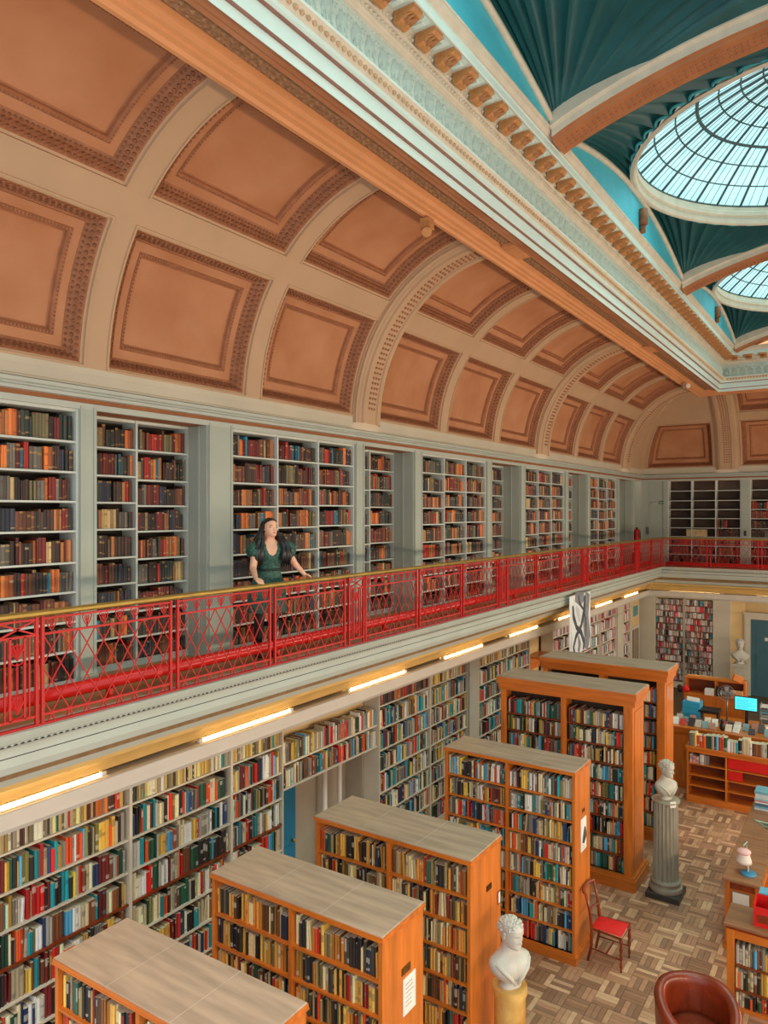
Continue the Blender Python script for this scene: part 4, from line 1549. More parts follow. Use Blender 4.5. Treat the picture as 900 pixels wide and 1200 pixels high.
def plate(name, label, cat, x, y, z, w, h, m, border=None):
    r = empty(name, (x, y, z))
    MB().box(x, x + .006, y - w / 2, y + w / 2, z - h / 2, z + h / 2).build('backing', border or m, r)
    MB().box(x + .006, x + .009, y - w / 2 + .012, y + w / 2 - .012, z - h / 2 + .012, z + h / 2 - .012).build('sheet', m, r)
    return tag(r, label, cat)


def textlines(parent, x, y, z, w, rows, gap, m, th=.004):
    for k in range(rows):
        ww = w * R.uniform(.6, 1)
        MB().box(x, x + .0008, y - w / 2, y - w / 2 + ww, z - k * gap - th, z - k * gap).build('printed_line', m, parent)


INK = mat('print_ink', (70, 90, 110), .6, .1, 5)
pl = plate('notice', 'white printed notice on the end of the second oak bookcase', 'notice', xe, 5.19, 1.80, .19, .30, PAPER)
textlines(pl, xe + .009, 5.19, 1.90, .14, 6, .035, INK)
plate('brass_plate', 'small brass label holder above the white notice', 'label', xe, 5.14, 2.02, .13, .06, mat('old_brass', (120, 84, 30), .4, .2, 9, metal=.6))
plate('brass_plate', 'small dark brass label holder on the end of the third oak bookcase', 'label', xe, 6.70, 2.03, .11, .055, mat('dark_brass', (84, 56, 24), .4, .2, 9, metal=.6))
plate('notice', 'narrow pale notice on the lower end of the third oak bookcase', 'notice', xe, 6.93, 1.83, .06, .13, PAPER, MAHOG)
xf = -3.16 - .011
pl = plate('framed_picture', 'pale framed print of a dark figure on the fourth oak bookcase end', 'picture', xf, 9.50, 1.55, .21, .42, PAPER)
MB().tube([(xf + .0095, 9.45, 1.45), (xf + .0095, 9.50, 1.55), (xf + .0095, 9.53, 1.64)], [.02, .035, .012], 6).build('printed_figure', mat('ink_grey', (70, 70, 74), .6, .2, 20), pl)
textlines(pl, xf + .009, 9.50, 1.41, .12, 2, .03, INK)
plate('brass_plate', 'small brass label holder above the framed print', 'label', xf, 9.50, 1.86, .09, .04, mat('old_brass', (120, 84, 30)))

# ------------------------------------------------------------------ heads and busts
def gauss(x, s): return math.exp(-(x / s) ** 2)


def head_point(a, t, h, male=True):
    """surface of a head of height h (chin z=0, crown z=h); a: angle with 0 = front (-y), t in 0..1 from chin to crown"""
    z = t
    # half width and front/back depth along the height (fractions of h)
    W = [(0, .13), (.06, .20), (.15, .255), (.28, .30), (.42, .325), (.55, .335), (.7, .335), (.82, .30), (.92, .20), (.97, .12), (1, .01)]
    F = [(0, .30), (.05, .40), (.12, .405), (.22, .395), (.3, .40), (.45, .40), (.55, .42), (.68, .43), (.8, .38), (.9, .26), (.97, .12), (1, .01)]
    B = [(0, .0), (.05, .08), (.15, .2), (.25, .30), (.4, .40), (.55, .46), (.7, .46), (.82, .38), (.92, .24), (.97, .13), (1, .01)]

    def ip(T):
        for (x0, y0), (x1, y1) in zip(T, T[1:]):
            if z <= x1:
                q = (z - x0) / (x1 - x0)
                q = q * q * (3 - 2 * q)
                return y0 + (y1 - y0) * q
        return T[-1][1]
    w, f, bk = ip(W), ip(F), ip(B)
    c, s = math.cos(a), math.sin(a)
    e = .82
    x = w * math.copysign(abs(s) ** e, s)
    y = -(f if c > 0 else bk) * math.copysign(abs(c) ** (.9), c)
    if c > 0:
        u = x
        # nose, lips, chin, brow, sockets
        nz = 0.0
        if .27 < z < .56: nz = .115 * (1 - (z - .30) / .26 if z > .30 else (z - .27) / .03) ** .8
        d = nz * gauss(u, .045 + .02 * (1 - min(1, (z - .27) / .2)))
        d += .018 * gauss(u, .09) * (gauss(z - .205, .022) + gauss(z - .155, .022)) - .012 * gauss(u, .1) * gauss(z - .18, .012)
        d += .025 * gauss(u, .09) * gauss(z - .05, .05)
        d += .022 * gauss(abs(u) - .14, .11) * gauss(z - .57, .035)
        d -= .045 * gauss(abs(u) - .145, .07) * gauss(z - .495, .045)
        d += .018 * gauss(abs(u) - .145, .045) * gauss(z - .49, .022)
        d += .012 * gauss(abs(u) - .2, .07) * gauss(z - .36, .07)
        y -= d
    return Vector((x * h, y * h, z * h))


def head_mesh(b, h, M, na=48, nt=44):
    P = []
    for i in range(nt + 1):
        t = i / nt
        # concentrate angular samples on the face
        row = []
        for j in range(na + 1):
            q = 2 * PI * j / na
            a = q - .45 * math.sin(q)
            row.append(tuple(M @ head_point(a, t, h)))
        P.append(row)
    b.grid(P)
    b.add(P[0][:-1], [tuple(reversed(range(na)))])
    b.add(P[-1][:-1], [tuple(range(na))])
    # ears
    for s in (-1, 1):
        b.ell(tuple(M @ Vector((s * .335 * h, .02 * h, .43 * h))), (.03 * h, .06 * h, .1 * h), 8, 6, rot=M.to_euler())
    return b


def bust(name, label, c, z0, z1, rz, headturn, m, curly=True, bun=True):
    """marble bust standing at c, from z0 (base) to z1 (crown)"""
    root = empty(name, (c[0], c[1], z0))
    H = z1 - z0
    h = H * .44
    T = Matrix.Translation((c[0], c[1], z0)) @ Matrix.Rotation(rz, 4, 'Z')
    b = MB()
    # socle and chest: rings (z fraction, half width, front depth, back depth, y offset)
    rings = [(0, .17, .13, .11, 0), (.03, .175, .135, .115, 0), (.06, .13, .10, .09, 0), (.10, .15, .12, .09, 0), (.18, .25, .17, .11, 0), (.27, .325, .20, .13, .01),
             (.35, .345, .19, .14, .015), (.41, .33, .165, .14, .02), (.455, .26, .135, .125, .025), (.50, .165, .115, .12, .03), (.54, .12, .105, .11, .03), (.60, .105, .10, .105, .02), (.68, .105, .10, .10, .0)]
    P = []
    n = 28
    for zf, w, f, bk, yo in rings:
        row = []
        for j in range(n + 1):
            a = 2 * PI * j / n
            cc, ss = math.cos(a), math.sin(a)
            x = w * math.copysign(abs(ss) ** .85, ss)
            y = -(f if cc > 0 else bk) * math.copysign(abs(cc) ** .85, cc) + yo
            if .12 < zf < .45 and cc > 0: y -= .02 * gauss(abs(x) - .12, .08)
            row.append(tuple(T @ Vector((x * H, y * H, zf * H))))
        P.append(row)
    b.grid(P)
    # drape rolls over the shoulders down to the point of the chest
    for s in (-1, 1):
        b.tube([tuple(T @ (Vector((x * s, y, z)) * H)) for x, y, z in ((.30, .06, .40), (.27, -.09, .385), (.19, -.17, .30), (.09, -.19, .19), (.02, -.17, .09))], [.028 * H, .034 * H, .034 * H, .03 * H, .02 * H], 8)
    MT = T @ Matrix.Translation((0, -.01 * H, .575 * H)) @ Matrix.Rotation(headturn, 4, 'Z') @ Matrix.Rotation(.06, 4, 'X')
    head_mesh(b, h, MT)
    o = b.build('sculpted_bust', m, root, smooth=True)
    hb = MB()
    rr = random.Random(3)
    if curly:
        for k in range(230):
            t = 1 - .5 * rr.random() ** .7
            t = min(t, .95)
            a = rr.uniform(-PI, PI)
            if abs(a) < 1.0 and t < .80: continue
            if abs(a) < 1.5 and t < .66: continue
            p = head_point(a, min(.97, t), h)
            r = h * rr.uniform(.04, .062)
            hb.ell(tuple(MT @ p), (r, r, r * .8), 7, 5)
        if bun:
            hb.ell(tuple(MT @ Vector((0, .52 * h, .66 * h))), (.17 * h, .14 * h, .16 * h), 10, 8)
    else:
        for k in range(60):
            t = rr.uniform(.6, .98); a = rr.uniform(-PI, PI)
            if abs(a) < 1.1 and t < .84: continue
            p = head_point(a, t, h)
            hb.ell(tuple(MT @ p), (h * .09, h * .09, h * .05), 7, 5)
    hb.build('carved_hair', m, root, smooth=True)
    return tag(root, label, 'bust')


# grey fluted column with its bust
cx_, cy_ = -2.62, 11.63
col = empty('pedestal_column', (cx_, cy_, 0))
MB().cbox(cx_ - .24, cx_ + .24, cy_ - .24, cy_ + .24, 0, .09, .012).build('plinth', BLACKST, col)
MB().lathe([(.235, .09), (.245, .12), (.235, .155), (.205, .165), (.20, .185), (.215, .20), (.22, .225), (.205, .25), (.19, .255)], (cx_, cy_, 0), 32).build('base_moulding', COLUMN, col, autos=40)
MB().lathe([(.192, .255), (.185, .30), (.172, 1.36), (.178, 1.40)], (cx_, cy_, 0), 120, 20, .022).build('fluted_shaft', COLUMN, col, autos=45)
MB().lathe([(.178, 1.40), (.20, 1.41), (.205, 1.435), (.17, 1.445)], (cx_, cy_, 0), 32).build('neck_ring', COLUMN, col, autos=40)
tag(col, 'tall grey fluted stone column on a black plinth beside the tall bookcase', 'pedestal')
bust('marble_bust', 'grey plaster bust of a man with curls on the tall fluted column', (cx_, cy_), 1.445, 2.02, math.radians(62), math.radians(12), MARBLE_G, True, False)
tg = MB().obox((cx_ + .135, cy_ - .14, 1.42), (.09, .006, .09), (0, 0, math.radians(42))).build('label_card', PAPER, loc=(cx_ + .135, cy_ - .14, 1.375))
tag(tg, 'small white card propped at the foot of the bust on the fluted column', 'card')

cx_, cy_ = -2.93, 6.62
col = empty('pedestal_column', (cx_, cy_, 0))
MB().lathe([(.21, 0), (.21, .12), (.17, .16), (.155, .2), (.15, 1.1), (.165, 1.13), (.165, 1.2)], (cx_, cy_, 0), 32).build('shaft', SIENA, col, autos=40)
MB().lathe([(.23, 0), (.23, .08), (.212, .1)], (cx_, cy_, 0), 32).build('foot', BLACKST, col, autos=40)
tag(col, 'yellow veined marble pedestal at the bottom of the photo by the third bookcase', 'pedestal')
bust('marble_bust', 'white marble bust with curled hair on the yellow marble pedestal', (cx_, cy_), 1.2, 1.85, math.radians(58), math.radians(14), MARBLE, True, False)

cx_, cy_ = -3.45, BY - .7
col = empty('pedestal_column', (cx_, cy_, 0))
MB().cbox(cx_ - .2, cx_ + .2, cy_ - .2, cy_ + .2, 0, .16).box(cx_ - .16, cx_ + .16, cy_ - .16, cy_ + .16, .16, 1.02).build('die', MARBLE_G, col)
MB().cbox(cx_ - .2, cx_ + .2, cy_ - .2, cy_ + .2, 1.02, 1.1).build('cap', MARBLE_G, col)
tag(col, 'square pale pedestal in the far corner left of the slate blue door', 'pedestal')
bust('marble_bust', 'far white bust on a square pedestal beside the slate blue door', (cx_, cy_), 1.1, 1.85, math.radians(10), 0, MARBLE, False, False)


# ------------------------------------------------------------------ red-seated chair
ch = empty('dining_chair', (-2.83, 9.53, 0))
def cp(x, y, z): return (-2.83 + x, 9.53 + y, z)        # the back of the chair is on -x, the front on +x
SX, SYW = .205, .195
b = MB()
P = []
for z, q in ((.405, .97), (.425, 1.0), (.44, 1.0)):
    P.append([cp(SX * 1.0 * q, -SYW * 1.05 * q, z), cp(SX * q, SYW * 1.05 * q, z), cp(-SX * .95 * q, SYW * .85 * q, z), cp(-SX * .95 * q, -SYW * .85 * q, z), cp(SX * q, -SYW * 1.05 * q, z)])
b.grid(P)
b.build('seat_frame', MAHOG, ch)
b = MB()
n = 10
P = []
for i in range(n + 1):
    row = []
    for j in range(n + 1):
        u, v = i / n * 2 - 1, j / n * 2 - 1
        wy = SYW * (1.0 if u > 0 else 1.0) * (.92 + .08 * u)
        row.append(cp(SX * .95 * u, wy * v * .97, .44 + .03 * (1 - abs(u) ** 4) * (1 - abs(v) ** 4)))
    P.append(row)
b.grid(P)
b.build('seat_pad', CLOTHRED, ch, smooth=True)
for sy in (-1, 1):
    pts, rs = [], []
    for k in range(13):
        z = .405 * (1 - k / 12)
        pts.append(cp(SX * .93, sy * SYW * .95, z)); rs.append(.021 + .006 * math.sin(k * 2.1) - .0006 * k)
    MB().tube(pts, rs, 10).build('leg', MAHOG, ch, smooth=True)
    MB().tube([cp(-SX * 1.15, sy * SYW * .84, 0), cp(-SX * .95, sy * SYW * .8, .2), cp(-SX * .92, sy * SYW * .8, .44), cp(-SX * 1.05, sy * SYW * .86, .66), cp(-SX * 1.3, sy * SYW * .9, .86)], [.017, .020, .021, .019, .018], 8).build('leg', MAHOG, ch, smooth=True)
pts = [cp(-SX * 1.3 - .045 * math.cos(t), .0 + SYW * .98 * math.sin(t), .865 + .02 * math.cos(t)) for t in [(-PI / 2 + PI * k / 14) for k in range(15)]]
MB().tube(pts, [.017] + [.024] * 13 + [.017], 8).build('top_rail', MAHOG, ch, smooth=True)
MB().tube([cp(-SX * 1.0 - .04 * math.cos(t * 1.4), SYW * .8 * math.sin(t), .60) for t in [(-PI / 2 + PI * k / 10) for k in range(11)]], .012, 6).build('back_rail', MAHOG, ch, smooth=True)
for sy in (-1, 1):
    MB().tube([cp(-SX, sy * SYW * .8, .17), cp(SX * .9, sy * SYW * .95, .15)], .010, 6).build('stretcher', MAHOG, ch, smooth=True)
MB().tube([cp(0, -SYW * .85, .16), cp(0, SYW * .85, .16)], .010, 6).build('stretcher', MAHOG, ch, smooth=True)
tag(ch, 'mahogany side chair with a red padded seat and curved top rail', 'chair')

# ------------------------------------------------------------------ leather tub chair
TCX, TCY = -1.52, 8.12
tc = empty('tub_chair', (TCX, TCY, 0))
RZT = math.radians(28)
def tp(x, y, z):
    return (TCX + x * math.cos(RZT) - y * math.sin(RZT), TCY + x * math.sin(RZT) + y * math.cos(RZT), z)
b = MB()
P = []
n = 40
for i in range(n + 1):
    a = -PI * .80 + 2 * PI * .80 * i / n        # 0 = back (+y)
    q = abs(a) / (PI * .80)
    top = .80 - .20 * max(0, (q - .35) / .65) ** 1.4
    s_, c_ = math.sin(a), math.cos(a)
    ro, ri = .42, .305
    row = []
    for r, z in ((ro - .07, .10), (ro - .02, .3), (ro, .5), (ro + .005, top - .09), (ro + .012, top - .045), (ro - .004, top - .012), (ro - .04, top), (ri + .03, top - .012), (ri + .008, top - .045), (ri + .005, top - .09), (ri - .01, .5), (ri - .02, .36)):
        row.append(tp(r * s_ * .97, r * c_, z))
    P.append(row)
b.grid(P)
for r in (P[0], P[-1]):
    b.add(r, [tuple(range(len(r)))])
b.build('shell', LEATHER, tc, smooth=True)
MB().lathe([(.20, .10), (.27, .30), (.285, .40), (.27, .44), (.18, .462), (.02, .47)], tp(0, 0, 0), 28).build('seat_cushion', LEATHER, tc, smooth=True)
for sx in (-1, 1):
    for sy in (-1, 1):
        MB().tube([tp(sx * .2, sy * .2, .12), tp(sx * .23, sy * .23, 0)], [.024, .016], 8).build('leg', MAHOG, tc)
MB().tube([tp(.0, .268, .46), tp(.0, .27, .72)], .004, 5).build('seam', LEATHER, tc)
MB().tube([tp(.12, .238, .46), tp(.13, .24, .72)], .004, 5).build('seam', LEATHER, tc)
tag(tc, 'brown leather tub armchair with a rolled rim at the bottom right', 'armchair')

# ------------------------------------------------------------------ low bookcase at the lower right
lb = empty('low_bookcase', (-.75, 9.6, 0))
MB().cbox(-1.46, -.02, 9.33, 9.86, .965, 1.0, .006).build('top', mat('worn_brown_top', (150, 104, 70), .45, .2, 2.5, stretch=(.8, 5, 5), detail=8), lb)
MB().box(-1.44, -.04, 9.35, 9.84, .93, .965).build('cornice', MAHOG, lb)
MB().box(-1.42, -1.36, 9.37, 9.83, 0, .93).build('end_panel', WOOD, lb)
MB().box(-1.43, -1.35, 9.355, 9.40, 0, .93).build('stile', WOOD, lb)
MB().box(-.10, -.06, 9.37, 9.83, 0, .93).build('end_panel', WOOD, lb)
MB().box(-1.36, -.1, 9.6, 9.62, .1, .93).build('back_panel', BACKP, lb)
MB().box(-1.36, -.1, 9.36, 9.40, .83, .93).build('frieze_rail', WOODX, lb)
for z in (.53, .25):
    MB().box(-1.36, -.1, 9.37, 9.6, z - .02, z).build('shelf', WOOD_D, lb)
    fill_row((-1.35, 9.37, 0), 'x', 1.2, z, .28, .2, PAL_LOW, 'low bookcase at the lower right', 0 if z > .4 else 1, .018, .04, inset=.02)
MB().box(-1.36, -.1, 9.37, 9.6, .0, .04).build('plinth', WOODX, lb)
fill_row((-1.35, 9.37, 0), 'x', 1.2, .04, .19, .16, PAL_LOW, 'low bookcase at the lower right', 2, .018, .04, inset=.02)
tag(lb, 'low dark-topped bookcase at the right edge below the desk', 'bookcase')
rb = empty('magazine_box', (-1.02, 9.55, 1.0))
b = MB().box(-1.16, -1.15, 9.44, 9.70, 1.0, 1.26).box(-.90, -.89, 9.44, 9.70, 1.0, 1.26).box(-1.15, -.90, 9.69, 9.70, 1.0, 1.26).box(-1.15, -.90, 9.44, 9.45, 1.0, 1.22).box(-1.15, -.90, 9.45, 9.69, 1.0, 1.01)
b.build('body', REDBOARD, rb)
MB().box(-1.12, -.93, 9.433, 9.44, 1.05, 1.14).build('cut_out', MAHOG, rb)
tag(rb, 'bright red box file on the low bookcase at the right edge', 'box file')
lt = empty('plastic_tray', (-1.13, 9.84, 1.0))
MB().cbox(-1.13, -.82, 9.72, 9.85, 1.0, 1.26, .03).build('body', LIGHTBLUE, lt)
MB().cbox(-1.14, -.81, 9.71, 9.86, 1.26, 1.285, .01).build('lid', LIGHTBLUE, lt)
tag(lt, 'pale blue lidded plastic tub behind the red box file', 'tub')

# ------------------------------------------------------------------ long reading desk on the right with lamp and books
ld = empty('reading_desk', (-1.45, 12.0, 0))
MB().cbox(-1.68, -1.22, 10.60, 13.75, .90, .935, .008).build('top', mat('worn_brown_top', (150, 104, 70)), ld)
for yy in (11.3, 12.1, 12.9):
    MB().box(-1.679, -1.221, yy - .003, yy + .003, .935, .937).build('top_joint', WOOD_D, ld)
MB().box(-1.22, -1.19, 10.62, 13.73, .90, .934).build('edge_lip', WOODX, ld)
MB().box(-1.65, -1.24, 10.64, 10.68, .80, .90).build('end_rail', MAHOG, ld)
for xx in (-1.65, -1.29):
    MB().box(xx, xx + .06, 10.63, 10.69, 0, .90).build('stile', WOOD, ld)
MB().box(-1.60, -1.29, 10.66, 10.68, .05, .80).build('end_panel', WOOD, ld)
MB().box(-1.65, -1.62, 10.69, 13.7, .05, .90).build('side_panel', WOOD, ld)
MB().box(-1.67, -1.22, 10.62, 13.72, 0, .08).build('plinth', WOODX, ld)
tag(ld, 'long narrow brown desk running back along the right edge', 'desk')
fp = empty('framed_notice', (-1.45, 10.64, .62))
MB().box(-1.565, -1.35, 10.645, 10.658, .48, .77).build('frame', METAL, fp)
MB().box(-1.555, -1.36, 10.640, 10.645, .49, .76).build('sheet', PAPER, fp)
MB().ell((-1.47, 10.639, .57), (.02, .002, .05), 8, 6).ell((-1.42, 10.639, .55), (.015, .002, .04), 8, 6).build('printed_figure', INK, fp)
tag(fp, 'small framed pale notice on the near end of the long desk', 'notice')
la = empty('desk_lamp', (-1.40, 10.88, .935))
MB().lathe([(.095, .935), (.10, .945), (.095, .962), (.03, .972)], (-1.40, 10.88, 0), 24).build('base', mat('lamp_base_blue', (60, 140, 180), .35, .1, 6, coat=.3), la, autos=40)
b = MB()
for q in (-.014, .014):
    b.tube([(-1.40, 10.88 + q, .965), (-1.50, 11.45 + q, 1.12), (-1.46, 11.25 + q, 1.32)][:2], .007, 6)
    b.tube([(-1.50, 11.45 + q, 1.12), (-1.47, 11.0 + q, 1.26)], .007, 6)
b.build('arm', mat('lamp_arm_pale', (176, 190, 180), .35, .1, 6, metal=.3), la, smooth=True)
MB().ell((-1.50, 11.45, 1.12), (.025, .03, .025), 8, 6).build('joint', METAL, la, smooth=True)
MB().lathe([(.03, .16), (.055, .15), (.075, .10), (.095, .03), (.10, 0), (.092, .0)], (-1.46, 10.93, 1.06), 24).build('lamp_shade', PLASTIC_W, la, smooth=True)
MB().ell((-1.46, 10.93, 1.20), (.09, .085, .045), 16, 8).build('shade_cap', PLASTIC_P, la, smooth=True)
tag(la, 'pink and white desk lamp with a blue base on the long desk', 'lamp')
la2 = empty('desk_lamp', (-1.35, 12.75, .935))
MB().lathe([(.08, .935), (.085, .945), (.08, .96), (.02, .97)], (-1.35, 12.75, 0), 20).build('base', METAL, la2, autos=40)
MB().tube([(-1.35, 12.75, .96), (-1.50, 12.2, 1.18), (-1.30, 11.9, 1.22)], .012, 6).build('arm', mat('lamp_arm_green', (140, 168, 150), .35, .1, 6), la2, smooth=True)
MB().tube([(-1.30, 11.9, 1.22), (-1.12, 11.85, 1.20)], [.025, .045], 10).build('lamp_shade', mat('lamp_arm_green', (140, 168, 150)), la2, smooth=True)
tag(la2, 'pale green jointed lamp bent over the long desk', 'lamp')
pals_ = [(196, 214, 220), (110, 170, 190), (70, 110, 130), (226, 226, 220), (214, 120, 130), (150, 190, 200), (200, 210, 206)]
z = .935
for k in range(9):
    hh = R.uniform(.022, .042)
    c = pals_[k % 7]
    bk = MB().box(-1.63 + R.uniform(0, .02), -1.38, 13.30 + R.uniform(0, .02), 13.62, z, z + hh).build('book', mat('stack_cover_%d_%d_%d' % c, c, .5, .1, 9), loc=(-1.5, 13.45, z))
    tag(bk, '%s flat book in the stack on the long desk, %s from the bottom' % (cname(c), ['first', 'second', 'third', 'fourth', 'fifth', 'sixth', 'seventh', 'eighth', 'ninth'][k]), 'book', 'flat stack on the long desk')
    z += hh

# ------------------------------------------------------------------ reception: low shelf unit, counter, desks
un = empty('low_shelf_unit', (-2.3, 15.75, 0))
UX0, UX1, UY0, UY1 = -3.12, -1.30, 15.62, 15.95
MB().cbox(UX0 - .03, UX1, UY0 - .02, UY1, 1.06, 1.10, .006).build('top', WOODX, un)
for xx in (UX0, UX1 - .03):
    MB().box(xx, xx + .03, UY0, UY1, 0, 1.06).build('end_panel', WOOD, un)
MB().box(-2.415, -2.385, UY0, UY1, .12, 1.0).build('divider', WOOD, un)
MB().box(UX0 + .03, UX1 - .03, UY0, UY0 + .03, .99, 1.06).build('frieze_rail', WOODX, un)
MB().box(UX0 + .03, UX1 - .03, UY1 - .02, UY1, .1, 1.06).build('back_panel', WOOD_D, un)
MB().box(UX0, UX1, UY0 - .01, UY1, 0, .11).build('plinth', WOODX, un)
for xa, xb in ((UX0 + .03, -2.415), (-2.385, UX1 - .03)):
    for z in (.13, .34, .55, .77):
        MB().box(xa, xb, UY0 + .004, UY1 - .02, z - .02, z).build('shelf', WOODX, un)
tag(un, 'low oak shelf unit with mostly empty shelves in front of the reception counter', 'shelf unit')
rd = MB().box(-2.37, -1.36, 15.66, 15.68, .78, .98).build('red_board', REDBOARD, loc=(-1.9, 15.67, .78)); tag(rd, 'long bright red board on the upper right shelf of the low unit', 'board')
rd = MB().box(-2.37, -2.12, 15.66, 15.76, .56, .74).build('red_box', REDBOARD, loc=(-2.25, 15.7, .56)); tag(rd, 'small red box on the second shelf of the low unit', 'box')
def single_books(org, axis, width, z, maxh, depth, pal, sect, row, **kw):
    n0 = len(BOOKS)
    fill_row(org, axis, width, z, maxh, depth, pal, sect, row, **kw)
    for bk in BOOKS[n0:]: bk['force'] = True
single_books((UX0 + .03, UY0 + .02, 0), 'x', 1.74, 1.10, .32, .2, PAL_LOW, 'top of the low shelf unit', -1, tmin=.03, tmax=.07, inset=.01)
single_books((UX0 + .04, UY0 + .02, 0), 'x', .42, .77, .22, .2, PAL_WR, 'upper left shelf of the low unit', -1, tmin=.03, tmax=.09, inset=.01)

ct = empty('reception_counter', (-2.4, 16.7, 0))
MB().cbox(-3.62, -1.2, 16.28, 16.95, 1.24, 1.28, .006).build('top', WOODX, ct)
MB().box(-3.60, -1.2, 16.32, 16.36, 0, 1.24).build('front_panel', WOOD, ct)
MB().box(-3.60, -1.2, 16.30, 16.32, 1.14, 1.24).build('front_rail', WOODX, ct)
for xx in (-3.6, -2.95, -2.3, -1.7):
    MB().box(xx, xx + .04, 16.302, 16.32, .1, 1.14).build('stile', WOOD, ct)
tag(ct, 'long oak reception counter covered with leaflets and books', 'counter')
lc = [(230, 228, 220), (196, 190, 180), (80, 70, 64), (204, 60, 60), (120, 150, 150), (228, 214, 190), (60, 60, 66), (176, 120, 100)]
k = 0
wordy = ['first', 'second', 'third', 'fourth', 'fifth', 'sixth', 'seventh', 'eighth', 'ninth', 'tenth', 'eleventh', 'twelfth', 'thirteenth', 'fourteenth', 'fifteenth', 'sixteenth', 'seventeenth', 'eighteenth', 'nineteenth', 'twentieth']
for row, yy in enumerate((16.42, 16.66)):
    for i in range(15):
        xx = -3.50 + i * .145 + R.uniform(-.01, .01)
        if -2.66 < xx < -2.5 and row == 0: continue
        if xx > -2.45 and row == 0 and i % 2: continue
        c = lc[(i * 3 + row) % 8]
        w_, h_, t_ = .12, R.uniform(.13, .2), R.uniform(.01, .03)
        o = MB().obox((0, 0, h_ / 2), (w_, t_, h_)).box(-w_ / 2 + .005, w_ / 2 - .005, -t_ / 2 - .001, -t_ / 2, h_ * .55, h_ * .8).build('leaflet', mat('leaflet_%d_%d_%d' % c, c, .5, .15, 16))
        o.location = (xx, yy, 1.282 + (.0 if row == 0 else .0))
        o.rotation_euler = (math.radians(-38), 0, R.uniform(-.25, .25))
        tag(o, '%s leaflet propped in the %s row on the reception counter, %s from the left' % (cname(c), ['front', 'rear'][row], wordy[i]), 'leaflet', 'leaflets on the counter')
bb = empty('black_bag', (-2.6, 16.46, 1.28))
MB().ell((-2.6, 16.46, 1.36), (.055, .05, .10), 12, 8).build('body', PLASTIC_B, bb, smooth=True)
MB().ell((-2.6, 16.45, 1.475), (.035, .035, .045), 10, 8).build('knob', PLASTIC_B, bb, smooth=True)
tag(bb, 'small black upright object at the front of the counter', 'ornament')

dk = empty('staff_desk', (-2.8, 17.6, 0))
MB().cbox(-3.7, -1.3, 17.1, 18.0, 1.14, 1.18, .006).build('top', WOODX, dk)
for xx in (-3.68, -1.4):
    MB().box(xx, xx + .06, 17.12, 17.98, 0, 1.14).build('end_panel', WOOD, dk)
MB().box(-3.62, -1.4, 17.14, 17.16, .5, 1.14).build('front_panel', WOOD_D, dk)
tag(dk, 'wooden staff desk behind the reception counter', 'desk')
z = 1.18
for k in range(3):
    hh = .14
    o = MB().cbox(-3.54 + .01 * k, -3.16, 17.2, 17.5, z, z + hh, .008).box(-3.52, -3.18, 17.196, 17.2, z + .02, z + .045).build('box', BLUEBOX, loc=(-3.35, 17.35, z))
    tag(o, 'bright blue box on the staff desk, %s of a stack' % ['bottom', 'middle', 'top'][k], 'box', 'blue boxes on the staff desk')
    z += hh
o = MB().obox((-3.33, 17.35, z + .03), (.26, .2, .05), (.0, .1, .2)).build('paper_bundle', PAPER, loc=(-3.33, 17.35, z)); tag(o, 'white crumpled papers on top of the bright blue boxes', 'papers')
o = empty('black_tray', (-2.98, 17.35, 1.18))
MB().cbox(-3.2, -2.78, 17.2, 17.55, 1.40, 1.47, .02).build('tray', PLASTIC_B, o)
MB().box(-3.17, -3.14, 17.25, 17.5, 1.18, 1.40).box(-2.84, -2.81, 17.25, 17.5, 1.18, 1.40).build('side', PLASTIC_B, o)
tag(o, 'black desk tray between blue boxes and round fan', 'tray')
mo = empty('computer_monitor', (-2.27, 17.35, 1.18))
MB().cbox(-2.50, -2.05, 17.33, 17.37, 1.53, 1.83, .004).build('bezel', PLASTIC_B, mo)
MB().box(-2.485, -2.065, 17.326, 17.33, 1.55, 1.815).build('screen', SCREEN, mo)
for k in range(7):
    MB().box(-2.46, -2.46 + R.uniform(.2, .36), 17.324, 17.326, 1.58 + .03 * k, 1.585 + .03 * k).build('screen_line', mat('screen_print', (40, 120, 150), .5, .1, 5), mo)
MB().box(-2.30, -2.24, 17.36, 17.40, 1.2, 1.6).build('stand', PLASTIC_B, mo)
MB().lathe([(.11, 0), (.11, .015), (.03, .02)], (-2.27, 17.38, 1.18), 20).build('foot', PLASTIC_B, mo)
tag(mo, 'computer monitor with a cyan screen on the staff desk', 'monitor')
ke = MB().cbox(-2.5, -2.1, 17.13, 17.25, 1.18, 1.2, .005).build('keyboard', PLASTIC_W, loc=(-2.3, 17.2, 1.18)); tag(ke, 'pale keyboard lying in front of the cyan monitor', 'keyboard')
fa = empty('desk_fan', (-2.68, 17.55, 1.18))
b = MB()
for r in (.17, .12, .06):
    b.tube([(-2.68 + r * math.cos(2 * PI * k / 24), 17.49, 1.82 + r * math.sin(2 * PI * k / 24)) for k in range(25)], .006, 5, False)
for k in range(16):
    b.tube([(-2.68 + .03 * math.cos(2 * PI * k / 16), 17.48, 1.82 + .03 * math.sin(2 * PI * k / 16)), (-2.68 + .17 * math.cos(2 * PI * k / 16), 17.49, 1.82 + .17 * math.sin(2 * PI * k / 16))], .004, 4, False)
b.build('cage', METAL, fa)
b = MB()
for k in range(4):
    a = PI / 2 * k
    b.obox((-2.68 + .075 * math.cos(a), 17.52, 1.82 + .075 * math.sin(a)), (.12, .008, .08), (.3, -a, 0))
b.build('blade', mat('fan_blade_grey', (176, 176, 168), .4, .05, 5), fa)
MB().tube([(-2.68, 17.57, 1.19), (-2.68, 17.57, 1.8)], .016, 8).ell((-2.68, 17.57, 1.82), (.045, .06, .045), 10, 8).build('stem', METAL, fa, smooth=True)
